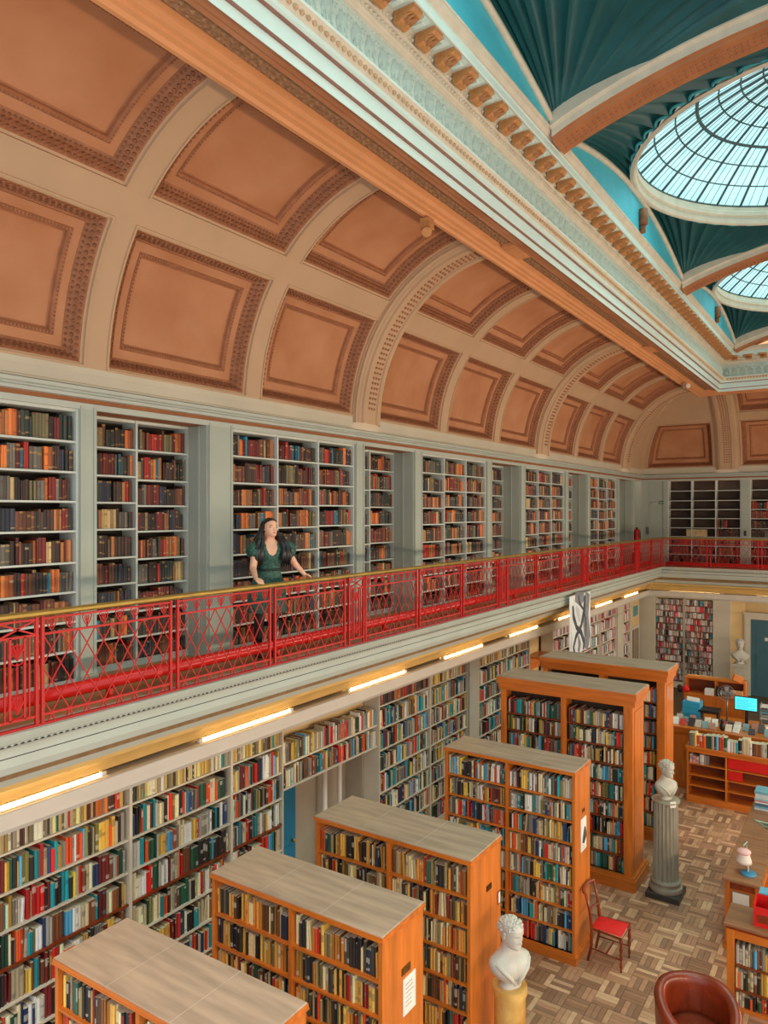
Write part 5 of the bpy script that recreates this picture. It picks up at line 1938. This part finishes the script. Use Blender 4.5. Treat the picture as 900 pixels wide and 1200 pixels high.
MB().lathe([(.12, 0), (.12, .015), (.03, .03)], (-2.68, 17.57, 1.18), 20).build('base', METAL, fa)
tag(fa, 'round grey desk fan left of the cyan monitor', 'fan')
for k in range(6):
    c = lc[(k * 5 + 1) % 8]
    hh = .03
    o = MB().obox((-1.85 + .006 * (k % 3), 17.35, 1.18 + hh * (k + .5)), (.26, .2, hh - .002), (0, 0, .1 * (k % 2))).build('book', mat('leaflet_%d_%d_%d' % c, c), loc=(-1.85, 17.35, 1.18 + hh * k))
    tag(o, '%s flat book in the pile right of the cyan monitor, %s from the bottom' % (cname(c), wordy[k]), 'book', 'pile right of the monitor')
tr = empty('letter_tray', (-1.88, 17.62, 1.18))
for k in range(3):
    MB().box(-2.03, -1.72, 17.52, 17.82, 1.36 + .12 * k, 1.375 + .12 * k).build('tray', [PAPER, LIGHTBLUE, PLASTIC_W][k], tr)
MB().box(-2.04, -2.02, 17.54, 17.8, 1.18, 1.66).box(-1.73, -1.71, 17.54, 17.8, 1.18, 1.66).build('side', METAL, tr)
tag(tr, 'pale stacked letter tray at the right edge behind the monitor', 'tray')

sh = empty('desk_shelf', (-3.0, 18.7, 0))
MB().cbox(-3.75, -2.45, 18.45, 18.9, 1.46, 1.50, .005).build('top', WOODX, sh)
MB().cbox(-3.75, -2.45, 18.6, 18.9, 1.82, 1.86, .005).build('top_shelf', WOODX, sh)
MB().box(-3.75, -2.45, 18.86, 18.9, 0, 1.82).build('back_panel', WOOD_D, sh)
MB().box(-3.75, -2.45, 18.46, 18.5, .3, 1.46).build('front_panel', WOOD, sh)
for xx in (-3.75, -3.1, -2.49):
    MB().box(xx, xx + .04, 18.6, 18.9, 1.5, 1.82).build('end_panel', WOOD, sh)
tag(sh, 'oak desk with a raised shelf behind the staff desk', 'desk')
o = MB().ell((-3.72, 18.52, 1.58), (.09, .07, .08), 14, 8).build('red_bag', CLOTHRED, smooth=True, loc=(-3.72, 18.52, 1.5)); tag(o, 'rounded red bag on the far desk beside the tall bookcases', 'bag')
o = MB().ell((-3.86, 18.56, 1.56), (.07, .07, .1), 12, 8).build('black_bag', PLASTIC_B, smooth=True, loc=(-3.86, 18.56, 1.46)); tag(o, 'black bag left of the rounded red bag', 'bag')
o = MB().cbox(-3.3, -3.1, 18.48, 18.64, 1.5, 1.64, .004).build('carton', PAPER, loc=(-3.2, 18.55, 1.5)); tag(o, 'white carton on the far desk under its raised shelf', 'carton')
o = MB().cbox(-3.05, -2.95, 18.48, 18.6, 1.5, 1.72, .01).build('black_case', PLASTIC_B, loc=(-3.0, 18.54, 1.5)); tag(o, 'upright black case right of the white carton', 'case')
o = MB().obox((-2.62, 18.66, 1.93), (.2, .16, .13), (0, .35, .3)).build('folder', mat('orange_card', (222, 130, 50), .5, .1, 6), loc=(-2.62, 18.66, 1.86)); tag(o, 'tilted orange folder on the end of the raised shelf', 'folder')
o = MB().cbox(-2.75, -2.5, 18.48, 18.6, 1.5, 1.66, .004).build('carton', mat('pale_orange_card', (222, 160, 110), .5, .1, 6), loc=(-2.62, 18.54, 1.5)); tag(o, 'pale orange carton below the tilted folder', 'carton')

# ------------------------------------------------------------------ hanging banner: grey tones, plain interlaced figures
bn = empty('hanging_banner', (XR + .12, 16.25, 2.78))
BX0 = XR + .10
MB().box(BX0, BX0 + .008, 15.55, 16.95, 2.62, 3.92).build('cloth', mat('banner_white', (222, 224, 226), .7, .04, 4), bn)
MB().tube([(BX0 + .004, 15.5, 3.93), (BX0 + .004, 17.0, 3.93)], .012, 6).build('rod', METAL, bn)
G1, G2, G3 = mat('banner_dark', (64, 66, 72), .7, .3, 9), mat('banner_mid', (128, 130, 136), .7, .2, 9), mat('banner_pale', (196, 198, 202), .7, .1, 9)
def flat(pts, w, m, nm, dx):
    q = MB()
    P = []
    for i, (y, z) in enumerate(pts):
        a = pts[max(0, i - 1)]; c = pts[min(len(pts) - 1, i + 1)]
        dy, dz = c[0] - a[0], c[1] - a[1]
        L = math.hypot(dy, dz) or 1
        ww = w[i]
        P.append([(BX0 + .008 + dx, y - dz / L * ww, z + dy / L * ww), (BX0 + .008 + dx, y + dz / L * ww, z - dy / L * ww)])
    q.grid(P)
    q.build(nm, m, bn)
flat([(16.75, 3.9), (16.6, 3.4), (16.72, 2.9), (16.6, 2.64)], [.16, .2, .22, .18], G2, 'printed_shape', .001)
flat([(15.9, 3.88), (16.25, 3.8), (16.5, 3.86)], [.1, .16, .1], G2, 'printed_shape', .0012)
flat([(15.75, 3.7), (15.8, 3.45), (16.0, 3.2), (16.3, 3.05), (16.5, 2.8), (16.45, 2.64)], [.05, .07, .06, .07, .06, .05], G1, 'printed_shape', .002)
flat([(16.55, 3.85), (16.5, 3.5), (16.3, 3.2), (15.95, 3.0), (15.8, 2.8), (15.85, 2.64)], [.05, .08, .06, .06, .05, .06], G1, 'printed_shape', .003)
flat([(15.95, 3.66), (16.1, 3.52), (16.2, 3.3)], [.05, .1, .05], G3, 'printed_shape', .004)
flat([(16.1, 3.9), (16.2, 3.7), (16.45, 3.55), (16.62, 3.3), (16.62, 2.9)], [.03, .04, .03, .04, .02], G1, 'printed_shape', .004)
flat([(16.1, 3.0), (16.2, 2.8), (16.12, 2.64)], [.03, .09, .08], G2, 'printed_shape', .002)
flat([(15.62, 3.3), (15.68, 3.0), (15.62, 2.7)], [.02, .03, .03], G3, 'printed_shape', .002)
tag(bn, 'tall grey and white printed banner hanging from the left gallery', 'banner')

# ------------------------------------------------------------------ exit sign, switch, extinguisher, little things on the gallery
ex = empty('exit_sign', (-6.1, BY - .02, 6.05))
MB().box(-6.0, -5.86, BY - .03, BY - .014, 6.01, 6.12).build('pictogram_panel', GREEN, ex)
MB().box(-5.965, -5.945, BY - .034, BY - .03, 6.03, 6.10).box(-5.93, -5.89, BY - .034, BY - .03, 6.05, 6.065).box(-5.905, -5.885, BY - .034, BY - .03, 6.04, 6.08).build('pictogram', PAPER, ex)
MB().box(-6.26, -6.08, BY - .03, BY - .014, 6.02, 6.11).build('word_panel', mat('sign_pale', (196, 200, 188), .5, .04, 5), ex)
tcv = bpy.data.curves.new('word', 'FONT'); tcv.body = 'EXIT'; tcv.size = .1; tcv.extrude = .001; tcv.align_x = 'CENTER'
to0 = bpy.data.objects.new('word', tcv); C.objects.link(to0)
tme = bpy.data.meshes.new_from_object(to0.evaluated_get(bpy.context.evaluated_depsgraph_get())); bpy.data.objects.remove(to0)
tme.materials.clear(); tme.materials.append(DARK)
to = bpy.data.objects.new('word', tme); C.objects.link(to); to.parent = ex; to.location = Vector((-6.17, BY - .032, 6.035)) - wloc(ex); to.rotation_euler = (PI / 2, 0, 0)
tag(ex, 'small green exit sign on the plain panel in the gallery corner', 'sign')
o = MB().box(-6.42, -6.34, BY - .02, BY - .002, 5.0, 5.24).build('wall_switch', METAL, loc=(-6.38, BY - .01, 5.0)); tag(o, 'small grey wall plate in the gallery corner below the exit sign', 'switch')
o = MB().box(-3.42, -3.36, BY - .06, BY - .031, 5.0, 5.16).build('wall_switch', PLASTIC_B, loc=(-3.39, BY - .04, 5.0)); tag(o, 'small dark box on the pilaster between the end wall bookcases', 'switch')
fe = empty('fire_extinguisher', (-6.3, 24.05, GZ))
MB().lathe([(.085, 0), (.09, .02), (.09, .62), (.07, .70), (.03, .74)], (-6.3, 24.05, GZ + .45), 20).build('cylinder', RED, fe, smooth=True)
MB().box(-6.33, -6.27, 24.0, 24.1, GZ + 1.19, GZ + 1.23).tube([(-6.3, 24.05, GZ + 1.21), (-6.18, 24.0, GZ + 1.1), (-6.17, 24.0, GZ + .8)], .014, 6).build('valve', PLASTIC_B, fe)
MB().box(-6.42, -6.18, 23.93, 24.17, GZ, GZ + .45).build('stand', MAHOG, fe)
tag(fe, 'red fire extinguisher standing at the corner of the gallery', 'extinguisher')
bx_ = MB().cbox(-5.15, -4.53, BY + .03, BY + .2, 4.96, 5.18, .004).build('wooden_panel_box', mat('pale_parchment', (206, 178, 130), .6, .2, 9), loc=(-4.84, BY + .1, 4.96)); tag(bx_, 'pale parchment coloured box on a shelf of the mostly empty bookcase', 'box')
sl = empty('clamp_spotlight', (WX + 2.30, 7.45, 9.0))
MB().box(WX + 2.17, WX + 2.29, 7.40, 7.52, 9.03, 9.16).build('body', LEAFB, sl)
MB().tube([(WX + 2.22, 7.46, 9.04), (WX + 2.26, 7.40, 8.98)], [.05, .06], 10).build('hood', LEAFB, sl)
tag(sl, 'small ochre lamp housing fixed under the beam of the cove', 'lamp')
sl = empty('clamp_spotlight', (WX + 2.35, 20.9, 9.0))
MB().box(WX + 2.28, WX + 2.38, 21.0, 21.1, 9.08, 9.20).build('body', PLASTIC_W, sl)
MB().tube([(WX + 2.33, 21.0, 9.12), (WX + 2.45, 20.85, 9.10)], [.05, .06], 10).build('hood', PLASTIC_W, sl)
tag(sl, 'small white spotlight under the far end of the beam', 'lamp')


# ------------------------------------------------------------------ the woman at the railing
PB, PRZ = Vector((-6.05, 6.56, GZ)), math.radians(58)
LEAN = .19
TP = Matrix.Translation(PB) @ Matrix.Rotation(PRZ, 4, 'Z')
person = empty('person', PB)
SKIN = mat('skin', (232, 176, 146), 0.5, 0.05, 12)
HAIR = mat('black_hair', (24, 22, 26), 0.35, 0.4, 30, stretch=(6, 6, .6))
DRESS = mat('green_patterned_cloth', (10, 38, 36), 0.6, 0.2, 46, rgb2=(58, 112, 96), detail=6)
TIGHTS = mat('black_tights', (20, 20, 24), 0.6, 0.2, 20)


def W(x, y, z): return tuple(TP @ Vector((x, y - LEAN * max(0, z - .08), z)))


def loft(b, rings, n=28, e=.9):
    P = []
    for z, w, f, bk, xo, yo in rings:
        row = []
        for j in range(n + 1):
            a = 2 * PI * j / n
            c, s_ = math.cos(a), math.sin(a)
            row.append(W(xo + w * math.copysign(abs(s_) ** e, s_), yo - (f if c > 0 else bk) * math.copysign(abs(c) ** e, c), z))
        P.append(row)
    b.grid(P)
    b.add(P[0][:-1], [tuple(reversed(range(n)))]); b.add(P[-1][:-1], [tuple(range(n))])


def limb(b, pts, rad, n=12):
    # smooth tapered limb with rounded ends
    q, r = [], []
    for i in range(len(pts) - 1):
        for k in range(5):
            t = k / 5
            q.append(tuple(a + (c - a) * t for a, c in zip(pts[i], pts[i + 1]))); r.append(rad[i] + (rad[i + 1] - rad[i]) * t)
    q.append(pts[-1]); r.append(rad[-1])
    b.tube([W(*p) for p in q], r, n)
    b.ell(W(*pts[0]), (rad[0],) * 3, 10, 8); b.ell(W(*pts[-1]), (rad[-1],) * 3, 10, 8)


b = MB()
loft(b, [(.80, .15, .10, .12, 0, 0), (.90, .165, .115, .125, 0, 0), (1.0, .135, .10, .10, 0, 0), (1.06, .122, .095, .09, 0, 0), (1.14, .135, .105, .10, 0, 0), (1.22, .15, .125, .105, 0, 0),
         (1.30, .165, .095, .10, 0, .0), (1.35, .14, .07, .085, 0, .01), (1.385, .08, .05, .06, 0, .012), (1.41, .052, .048, .05, 0, .008), (1.46, .047, .046, .048, 0, -.004), (1.50, .044, .042, .046, 0, -.008)])
LA = [(.165, .0, 1.325), (.33, .04, 1.10), (.43, -.01, .985)]
RA = [(-.165, .0, 1.325), (-.23, -.16, 1.08), (-.255, -.40, .985)]
for A in (LA, RA): limb(b, A, [.052, .039, .025])
limb(b, [(.095, 0, .86), (.088, -.015, .47), (.08, .02, .09)], [.085, .055, .036])
limb(b, [(-.095, 0, .86), (-.085, -.015, .47), (-.08, .02, .09)], [.085, .055, .036])


def hand(b, wrist, fwd, side, up, thumb):
    f, s_, u = Vector(fwd).normalized(), Vector(side).normalized(), Vector(up).normalized()
    w = Vector(wrist)
    for k in range(5):      # palm as a fan of five short rays
        o = (k - 2) * .0165
        limb(b, [tuple(w), tuple(w + f * .075 + s_ * o - u * .012)], [.018, .0125], 8)
    for k, L in enumerate((.058, .068, .072, .066, .050)[1:] + (.0,)):
        if k == 4: break
        o = (k - 1.5) * .0195
        p0 = w + f * .072 + s_ * o - u * .012
        p1 = p0 + (f * .95 - u * .25 + s_ * (k - 1.5) * .05) * L * .45
        p2 = p1 + (f * .7 - u * .65) * L * .32
        p3 = p2 + (f * .4 - u * .9) * L * .26
        limb(b, [tuple(p0), tuple(p1), tuple(p2), tuple(p3)], [.0092, .0085, .0078, .0066], 8)
    t0 = w + f * .022 + s_ * thumb * .022
    t1 = t0 + (f * .5 + s_ * thumb * .8 - u * .25) * .035
    t2 = t1 + (f * .85 + s_ * thumb * .3 - u * .4) * .028
    limb(b, [tuple(t0), tuple(t1), tuple(t2)], [.012, .0095, .0075], 8)


hand(b, LA[2], (.80, .28, -.22), (.28, -.85, 0), (.2, .1, 1), 1)
hand(b, RA[2], (.28, -.93, -.15), (-.93, -.28, 0), (0, 0, 1), -1)
HM = TP @ Matrix.Translation((0, -.012 - LEAN * 1.345, 1.425)) @ Matrix.Rotation(math.radians(16), 4, 'Z') @ Matrix.Rotation(math.radians(-9), 4, 'X')
HH = .222
head_mesh(b, HH, HM, 64, 56)
body = b.build('body', SKIN, person, smooth=True)
bm_ = bmesh.new(); bm_.from_mesh(body.data)
bmesh.ops.remove_doubles(bm_, verts=bm_.verts[:], dist=1e-5)
bm_.to_mesh(body.data); bm_.free()
md = body.modifiers.new('r', 'REMESH'); md.mode = 'VOXEL'; md.voxel_size = .0048; md.use_smooth_shade = True
ms = body.modifiers.new('s', 'SMOOTH'); ms.factor = .5; ms.iterations = 2
dg = bpy.context.evaluated_depsgraph_get()
me = bpy.data.meshes.new_from_object(body.evaluated_get(dg))
body.modifiers.clear()
body.data = me
me.polygons.foreach_set('use_smooth', [True] * len(me.polygons))
# face: eyes, brows, lips
for sx in (-1, 1):
    p = head_point(sx * .52, .495, HH)
    MB().ell(tuple(HM @ (p + Vector((0, -.0005, 0)))), (.0125, .006, .0055), 10, 8, rot=HM.to_euler()).build('eye', mat('eye_dark', (40, 26, 22), .2, .1, 5), body, smooth=True)
    pts = [tuple(HM @ (head_point(sx * a, .59 - .12 * (a - .5) ** 2 + .0, HH) + Vector((0, -.002, 0)))) for a in (.26, .42, .58, .74)]
    MB().tube(pts, [.0022, .0032, .003, .0016], 6).build('eyebrow', HAIR, body, smooth=True)
pts = [tuple(HM @ (head_point(a, .182, HH) + Vector((0, -.001, 0)))) for a in (-.24, -.12, 0, .12, .24)]
MB().tube(pts, [.002, .0055, .006, .0055, .002], 8).build('lips', mat('red_lips', (176, 40, 48), .4, .1, 5), body, smooth=True)
# hair: shell over the skull, then long locks falling before and behind the shoulders
b = MB()
P = []
for i in range(15):
    t = .30 + .70 * i / 14
    row = []
    for j in range(33):
        a0 = 1.42 if t < .62 else 1.42 - .5 * (t - .62) / .18
        if t > .72: a0 = max(.0, 1.15 * (1 - (t - .72) / .12))
        q = a0 + (2 * PI - 2 * a0) * j / 32
        a = q if q <= PI else q - 2 * PI
        p = head_point(a, min(t, .985), HH)
        c_ = Vector((0, .01, .5 * HH))
        p = c_ + (p - c_) * 1.10 + Vector((0, .006, .003))
        row.append(tuple(HM @ p))
    P.append(row)
b.grid(P)
rr = random.Random(5)
HI = (TP.inverted() @ HM)
for k in range(46):
    sx = -1 if k % 2 else 1
    fr_ = rr.random()
    a = sx * (1.5 + 1.5 * fr_)
    p = HI @ (head_point(a, rr.uniform(.6, .88), HH) * 1.06)
    back = fr_ > .42
    spread = .11 + .07 * rr.random()
    yb = (.09 + .03 * rr.random()) if back else (-.105 - .025 * rr.random())
    e = rr.uniform(1.05, 1.16) if not back else rr.uniform(1.0, 1.12)
    p = Vector((p.x, p.y + LEAN * (p.z - .08), p.z))
    p1 = (p.x + sx * .012, p.y + .02, p.z - .09)
    p2 = (sx * max(.095, spread * .85), (yb + .01) * (.75 if back else .3), 1.40)
    p3 = (sx * (spread + .015), yb - (.0 if back else .012), 1.30)
    p4 = (sx * (spread + .03 * math.sin(k)), yb - (0 if back else .02), 1.19)
    p5 = (sx * (spread + .02 + .03 * math.sin(k * 2.0)), yb, e)
    b.tube([W(*p), W(*p1), W(*p2), W(*p3), W(*p4), W(*p5)], [.014, .022, .025, .025, .02, .005], 9)
b.build('long_hair', HAIR, person, smooth=True)
# dress: bodice with a V neck, skirt to mid thigh, belt, puffed sleeves
b = MB()
n = 40
rings = [(1.372, .13, .072, .088, .01), (1.335, .165, .098, .103, .003), (1.30, .172, .112, .108, 0), (1.26, .162, .132, .108, 0), (1.22, .158, .137, .108, 0), (1.17, .147, .125, .106, 0), (1.11, .134, .112, .102, 0), (1.065, .13, .104, .098, 0),
         (1.04, .132, .106, .1, 0), (.99, .152, .118, .118, 0), (.92, .182, .135, .14, 0), (.82, .205, .15, .155, 0), (.72, .222, .162, .168, 0), (.62, .235, .172, .178, 0), (.55, .242, .178, .184, 0)]
P = []
for z, w, f, bk, yo in rings:
    row = []
    for j in range(n + 1):
        a = 2 * PI * j / n
        c, s_ = math.cos(a), math.sin(a)
        pl_ = 1 + (.035 * math.sin(a * 14) * max(0, (1.03 - z) / .4) if z < 1.03 else 0)
        z2 = z
        dip = gauss(math.sin(a) if c > 0 else 9, .34)
        if z > 1.2: z2 = z - dip * (.13 * (z - 1.2) / .172)
        row.append(W(w * pl_ * math.copysign(abs(s_) ** .92, s_), yo - (f if c > 0 else bk) * pl_ * math.copysign(abs(c) ** .92, c), z2))
    P.append(row)
b.grid(P)
b.build('dress', DRESS, person, smooth=True)
MB().tube([W(.136 * math.sin(2 * PI * k / 32), -.108 * math.cos(2 * PI * k / 32), 1.052) for k in range(33)], .014, 8, False).build('belt', mat('dark_belt', (20, 44, 44), .5, .2, 9), person, smooth=True)
for sx, A in ((1, LA), (-1, RA)):
    sl_ = MB()
    d_ = (Vector(A[1]) - Vector(A[0])).normalized()
    c0 = Vector(A[0]) + Vector((sx * .0, 0, .012))
    pts = [tuple(c0 - d_ * .035)] + [tuple(c0 + d_ * t) for t in (0, .03, .07, .11, .145, .165, .17)]
    sl_.tube([W(*p) for p in pts], [.05, .075, .095, .108, .106, .085, .06, .05], 18)
    sl_.build('puffed_sleeve', DRESS, person, smooth=True)
b = MB()
for sx in (-1, 1):
    limb(b, [(sx * .095, 0, .86), (sx * .087, -.015, .47), (sx * .08, .02, .07)], [.094, .063, .043], 14)
b.build('tights', TIGHTS, person, smooth=True)
for sx in (-1, 1):
    MB().ell(W(sx * .088, -.045, .034), (.042, .115, .034), 14, 8, rot=(0, 0, PRZ)).ell(W(sx * .082, .02, .06), (.042, .05, .05), 12, 8).build('shoe', PLASTIC_B, person, smooth=True)
tag(person, 'woman with long black hair in a green dress leaning on the gallery railing', 'person')
# ------------------------------------------------------------------ books: the largest in view as objects, the rest as one mass each
def book_geo(bk):
    t, h, d = bk['t'], bk['h'], bk['d']
    rr = random.Random(bk['bs'])
    bul = min(.008, t * .25)
    if bk['old']:
        q0, q1 = rr.uniform(.10, .2), rr.uniform(.62, .74)
        lv = [0, q0, q0 + .05, q1, q1 + .1, .9, .93]
        lv[6] = 1
    else:
        lv = [0, rr.uniform(.06, .16), rr.uniform(.18, .3), rr.uniform(.4, .55), rr.uniform(.6, .85), rr.uniform(.88, .95), 1]
    plan = [(-t / 2, 0), (0, -bul), (t / 2, 0), (t / 2, d), (-t / 2, d)]
    vs = [(x, y, h * q) for q in lv for x, y in plan]
    fs = []
    for i in range(6):
        a = i * 5
        fs.append((a, a + 1, a + 6, a + 5)); fs.append((a + 1, a + 2, a + 7, a + 6))
    fs.append((2, 3, 33, 32)); fs.append((4, 0, 30, 34)); fs.append((30, 31, 32, 33, 34))
    c = lin(bk['c'])
    lum = sum(c) / 3
    if bk['old']:
        gold = lin((196, 150, 80)) if rr.random() < .6 else lin((120, 40, 32))
        if rr.random() < .1: gold = lin((214, 196, 160))
    else:
        gold = lin((236, 230, 216)) if lum < .3 else lin((60, 50, 60))
        if rr.random() < .25: gold = lin(pick_r(rr))
    cols = []
    on = [False] * 6
    if bk['old']:
        on[1] = rr.random() < .5; on[3] = rr.random() < .4; on[5] = rr.random() < .2
    elif bk['bt'] < .6:
        on[3] = rr.random() < .2
        on[1] = rr.random() < .22
        on[4] = rr.random() < .15
    for i in range(6):
        cc = c
        if on[i]:
            k = .42 if not bk['old'] else .5
            cc = tuple(a * (1 - k) + g * k for a, g in zip(c, gold))
        cols += [cc, cc]
    cols += [c, c]
    page = lin((222, 208, 178)) if not bk['old'] else lin((150, 124, 96))
    cols.append(page)
    return vs, fs, cols


def pick_r(rr):
    return rr.choice([(226, 190, 90), (60, 140, 160), (200, 60, 50), (240, 236, 226), (40, 50, 70)])


LOOPS = [4] * 14 + [5]


def set_cols(me, cols):
    a = me.color_attributes.new('Col', 'FLOAT_COLOR', 'CORNER')
    arr = np.ones((len(cols), 4), dtype=np.float32)
    arr[:, :3] = cols
    rep = np.tile(np.array(LOOPS), len(cols) // 15)
    a.data.foreach_set('color', np.repeat(arr, rep, axis=0).ravel())


def px_area(bk):
    x, y, z = bk['pos']
    if bk['skip'] >= 0 or bk['sect'].startswith('low bookcase'):
        p = (x, y, z + bk['h'] * .5)
    else:
        p = (x, y, z + bk['h'] * .5)
    u, v, Dd = proj(*p)
    if not (0 < u < 900 and 0 < v < 1200): return 0
    if hit_case((p[0], p[1] - .01, p[2]), bk['skip']): return 0
    if x < -6.4 and z < 3.0:
        pass
    dx, dy = -x, -y
    L = math.hypot(dx, dy)
    cosn = dx / L if bk['rz'] else -y / L * -1
    return bk['t'] * abs(cosn) * bk['h'] / (Dd * Dd) * FPX * FPX


for bk in BOOKS: bk['a'] = px_area(bk)
solo = []
for old in (True, False):
    g = [bk for bk in BOOKS if bk['old'] == old and bk['a'] > 0 and not bk.get('force')]
    g.sort(key=lambda q: -q['a'])
    solo += g[:(300 if old else 250)]
forced = [bk for bk in BOOKS if bk.get('force')]
solo += forced
ids = set(id(q) for q in solo)
rest = [q for q in BOOKS if id(q) not in ids]
TENS = ['', 'first', 'second', 'third', 'fourth', 'fifth', 'sixth', 'seventh', 'eighth', 'ninth', 'tenth', 'eleventh', 'twelfth', 'thirteenth', 'fourteenth', 'fifteenth', 'sixteenth', 'seventeenth', 'eighteenth', 'nineteenth']


def ordw(n):
    if n < 20: return TENS[n]
    d, u = divmod(n, 10)
    w = ['', '', 'twent', 'thirt', 'fort', 'fift', 'sixt', 'sevent', 'eight', 'ninet'][d]
    return w + 'ieth' if u == 0 else w + 'y-' + TENS[u]


RW = ['top', 'second', 'third', 'fourth', 'fifth', 'sixth', 'seventh', 'eighth', 'ninth']
for bk in solo:
    vs, fs, cols = book_geo(bk)
    nm = 'leather_volume' if bk['old'] else 'book'
    me = bpy.data.meshes.new(nm)
    me.from_pydata(vs, [], fs)
    set_cols(me, cols)
    me.materials.append(BOOK)
    o = link_mesh(nm, me, None, bk['pos'])
    o.rotation_euler = (0, bk['lean'], bk['rz'])
    fr = bk['n'] - bk['i']
    kind = 'leather volume' if bk['old'] else 'book'
    if bk['row'] < 0:
        lab = '%s %s on %s, %s from the left' % (cname(bk['c']), kind, ('the ' + bk['sect']), ordw(bk['i'] + 1))
    else:
        rn = RW[bk['row']]
        lab = '%s %s, %s from right, %s shelf, %s' % (cname(bk['c']), kind, ordw(fr), rn, bk['sect'])
    tag(o, lab, 'book', ('leather volumes in ' if bk['old'] else 'books in ') + bk['sect'])
for old in (True, False):
    V, F, CO = [], [], []
    for bk in rest:
        if bk['old'] != old: continue
        vs, fs, cols = book_geo(bk)
        M = Matrix.Translation(bk['pos']) @ Euler((0, bk['lean'], bk['rz'])).to_matrix().to_4x4()
        n0 = len(V)
        cr, sr = math.cos(bk['rz']), math.sin(bk['rz'])
        px, py, pz = bk['pos']
        ln = math.tan(bk['lean'])
        for x, y, z in vs:
            x2 = x + z * ln
            V.append((px + x2 * cr - y * sr, py + x2 * sr + y * cr, pz + z))
        F.extend([tuple(i + n0 for i in f) for f in fs])
        CO.extend(cols)
    nm = 'leather_volume_rows' if old else 'book_rows'
    me = bpy.data.meshes.new(nm)
    me.from_pydata(V, [], F)
    set_cols(me, CO)
    me.materials.append(BOOK)
    o = link_mesh(nm, me)
    tag(o, 'all the smaller leather volumes shelved along the far gallery bookcases' if old else 'all the smaller books packed on the far and lower shelves', 'book', None, 'stuff')
print('BOOKS', len(BOOKS), 'solo', len(solo))
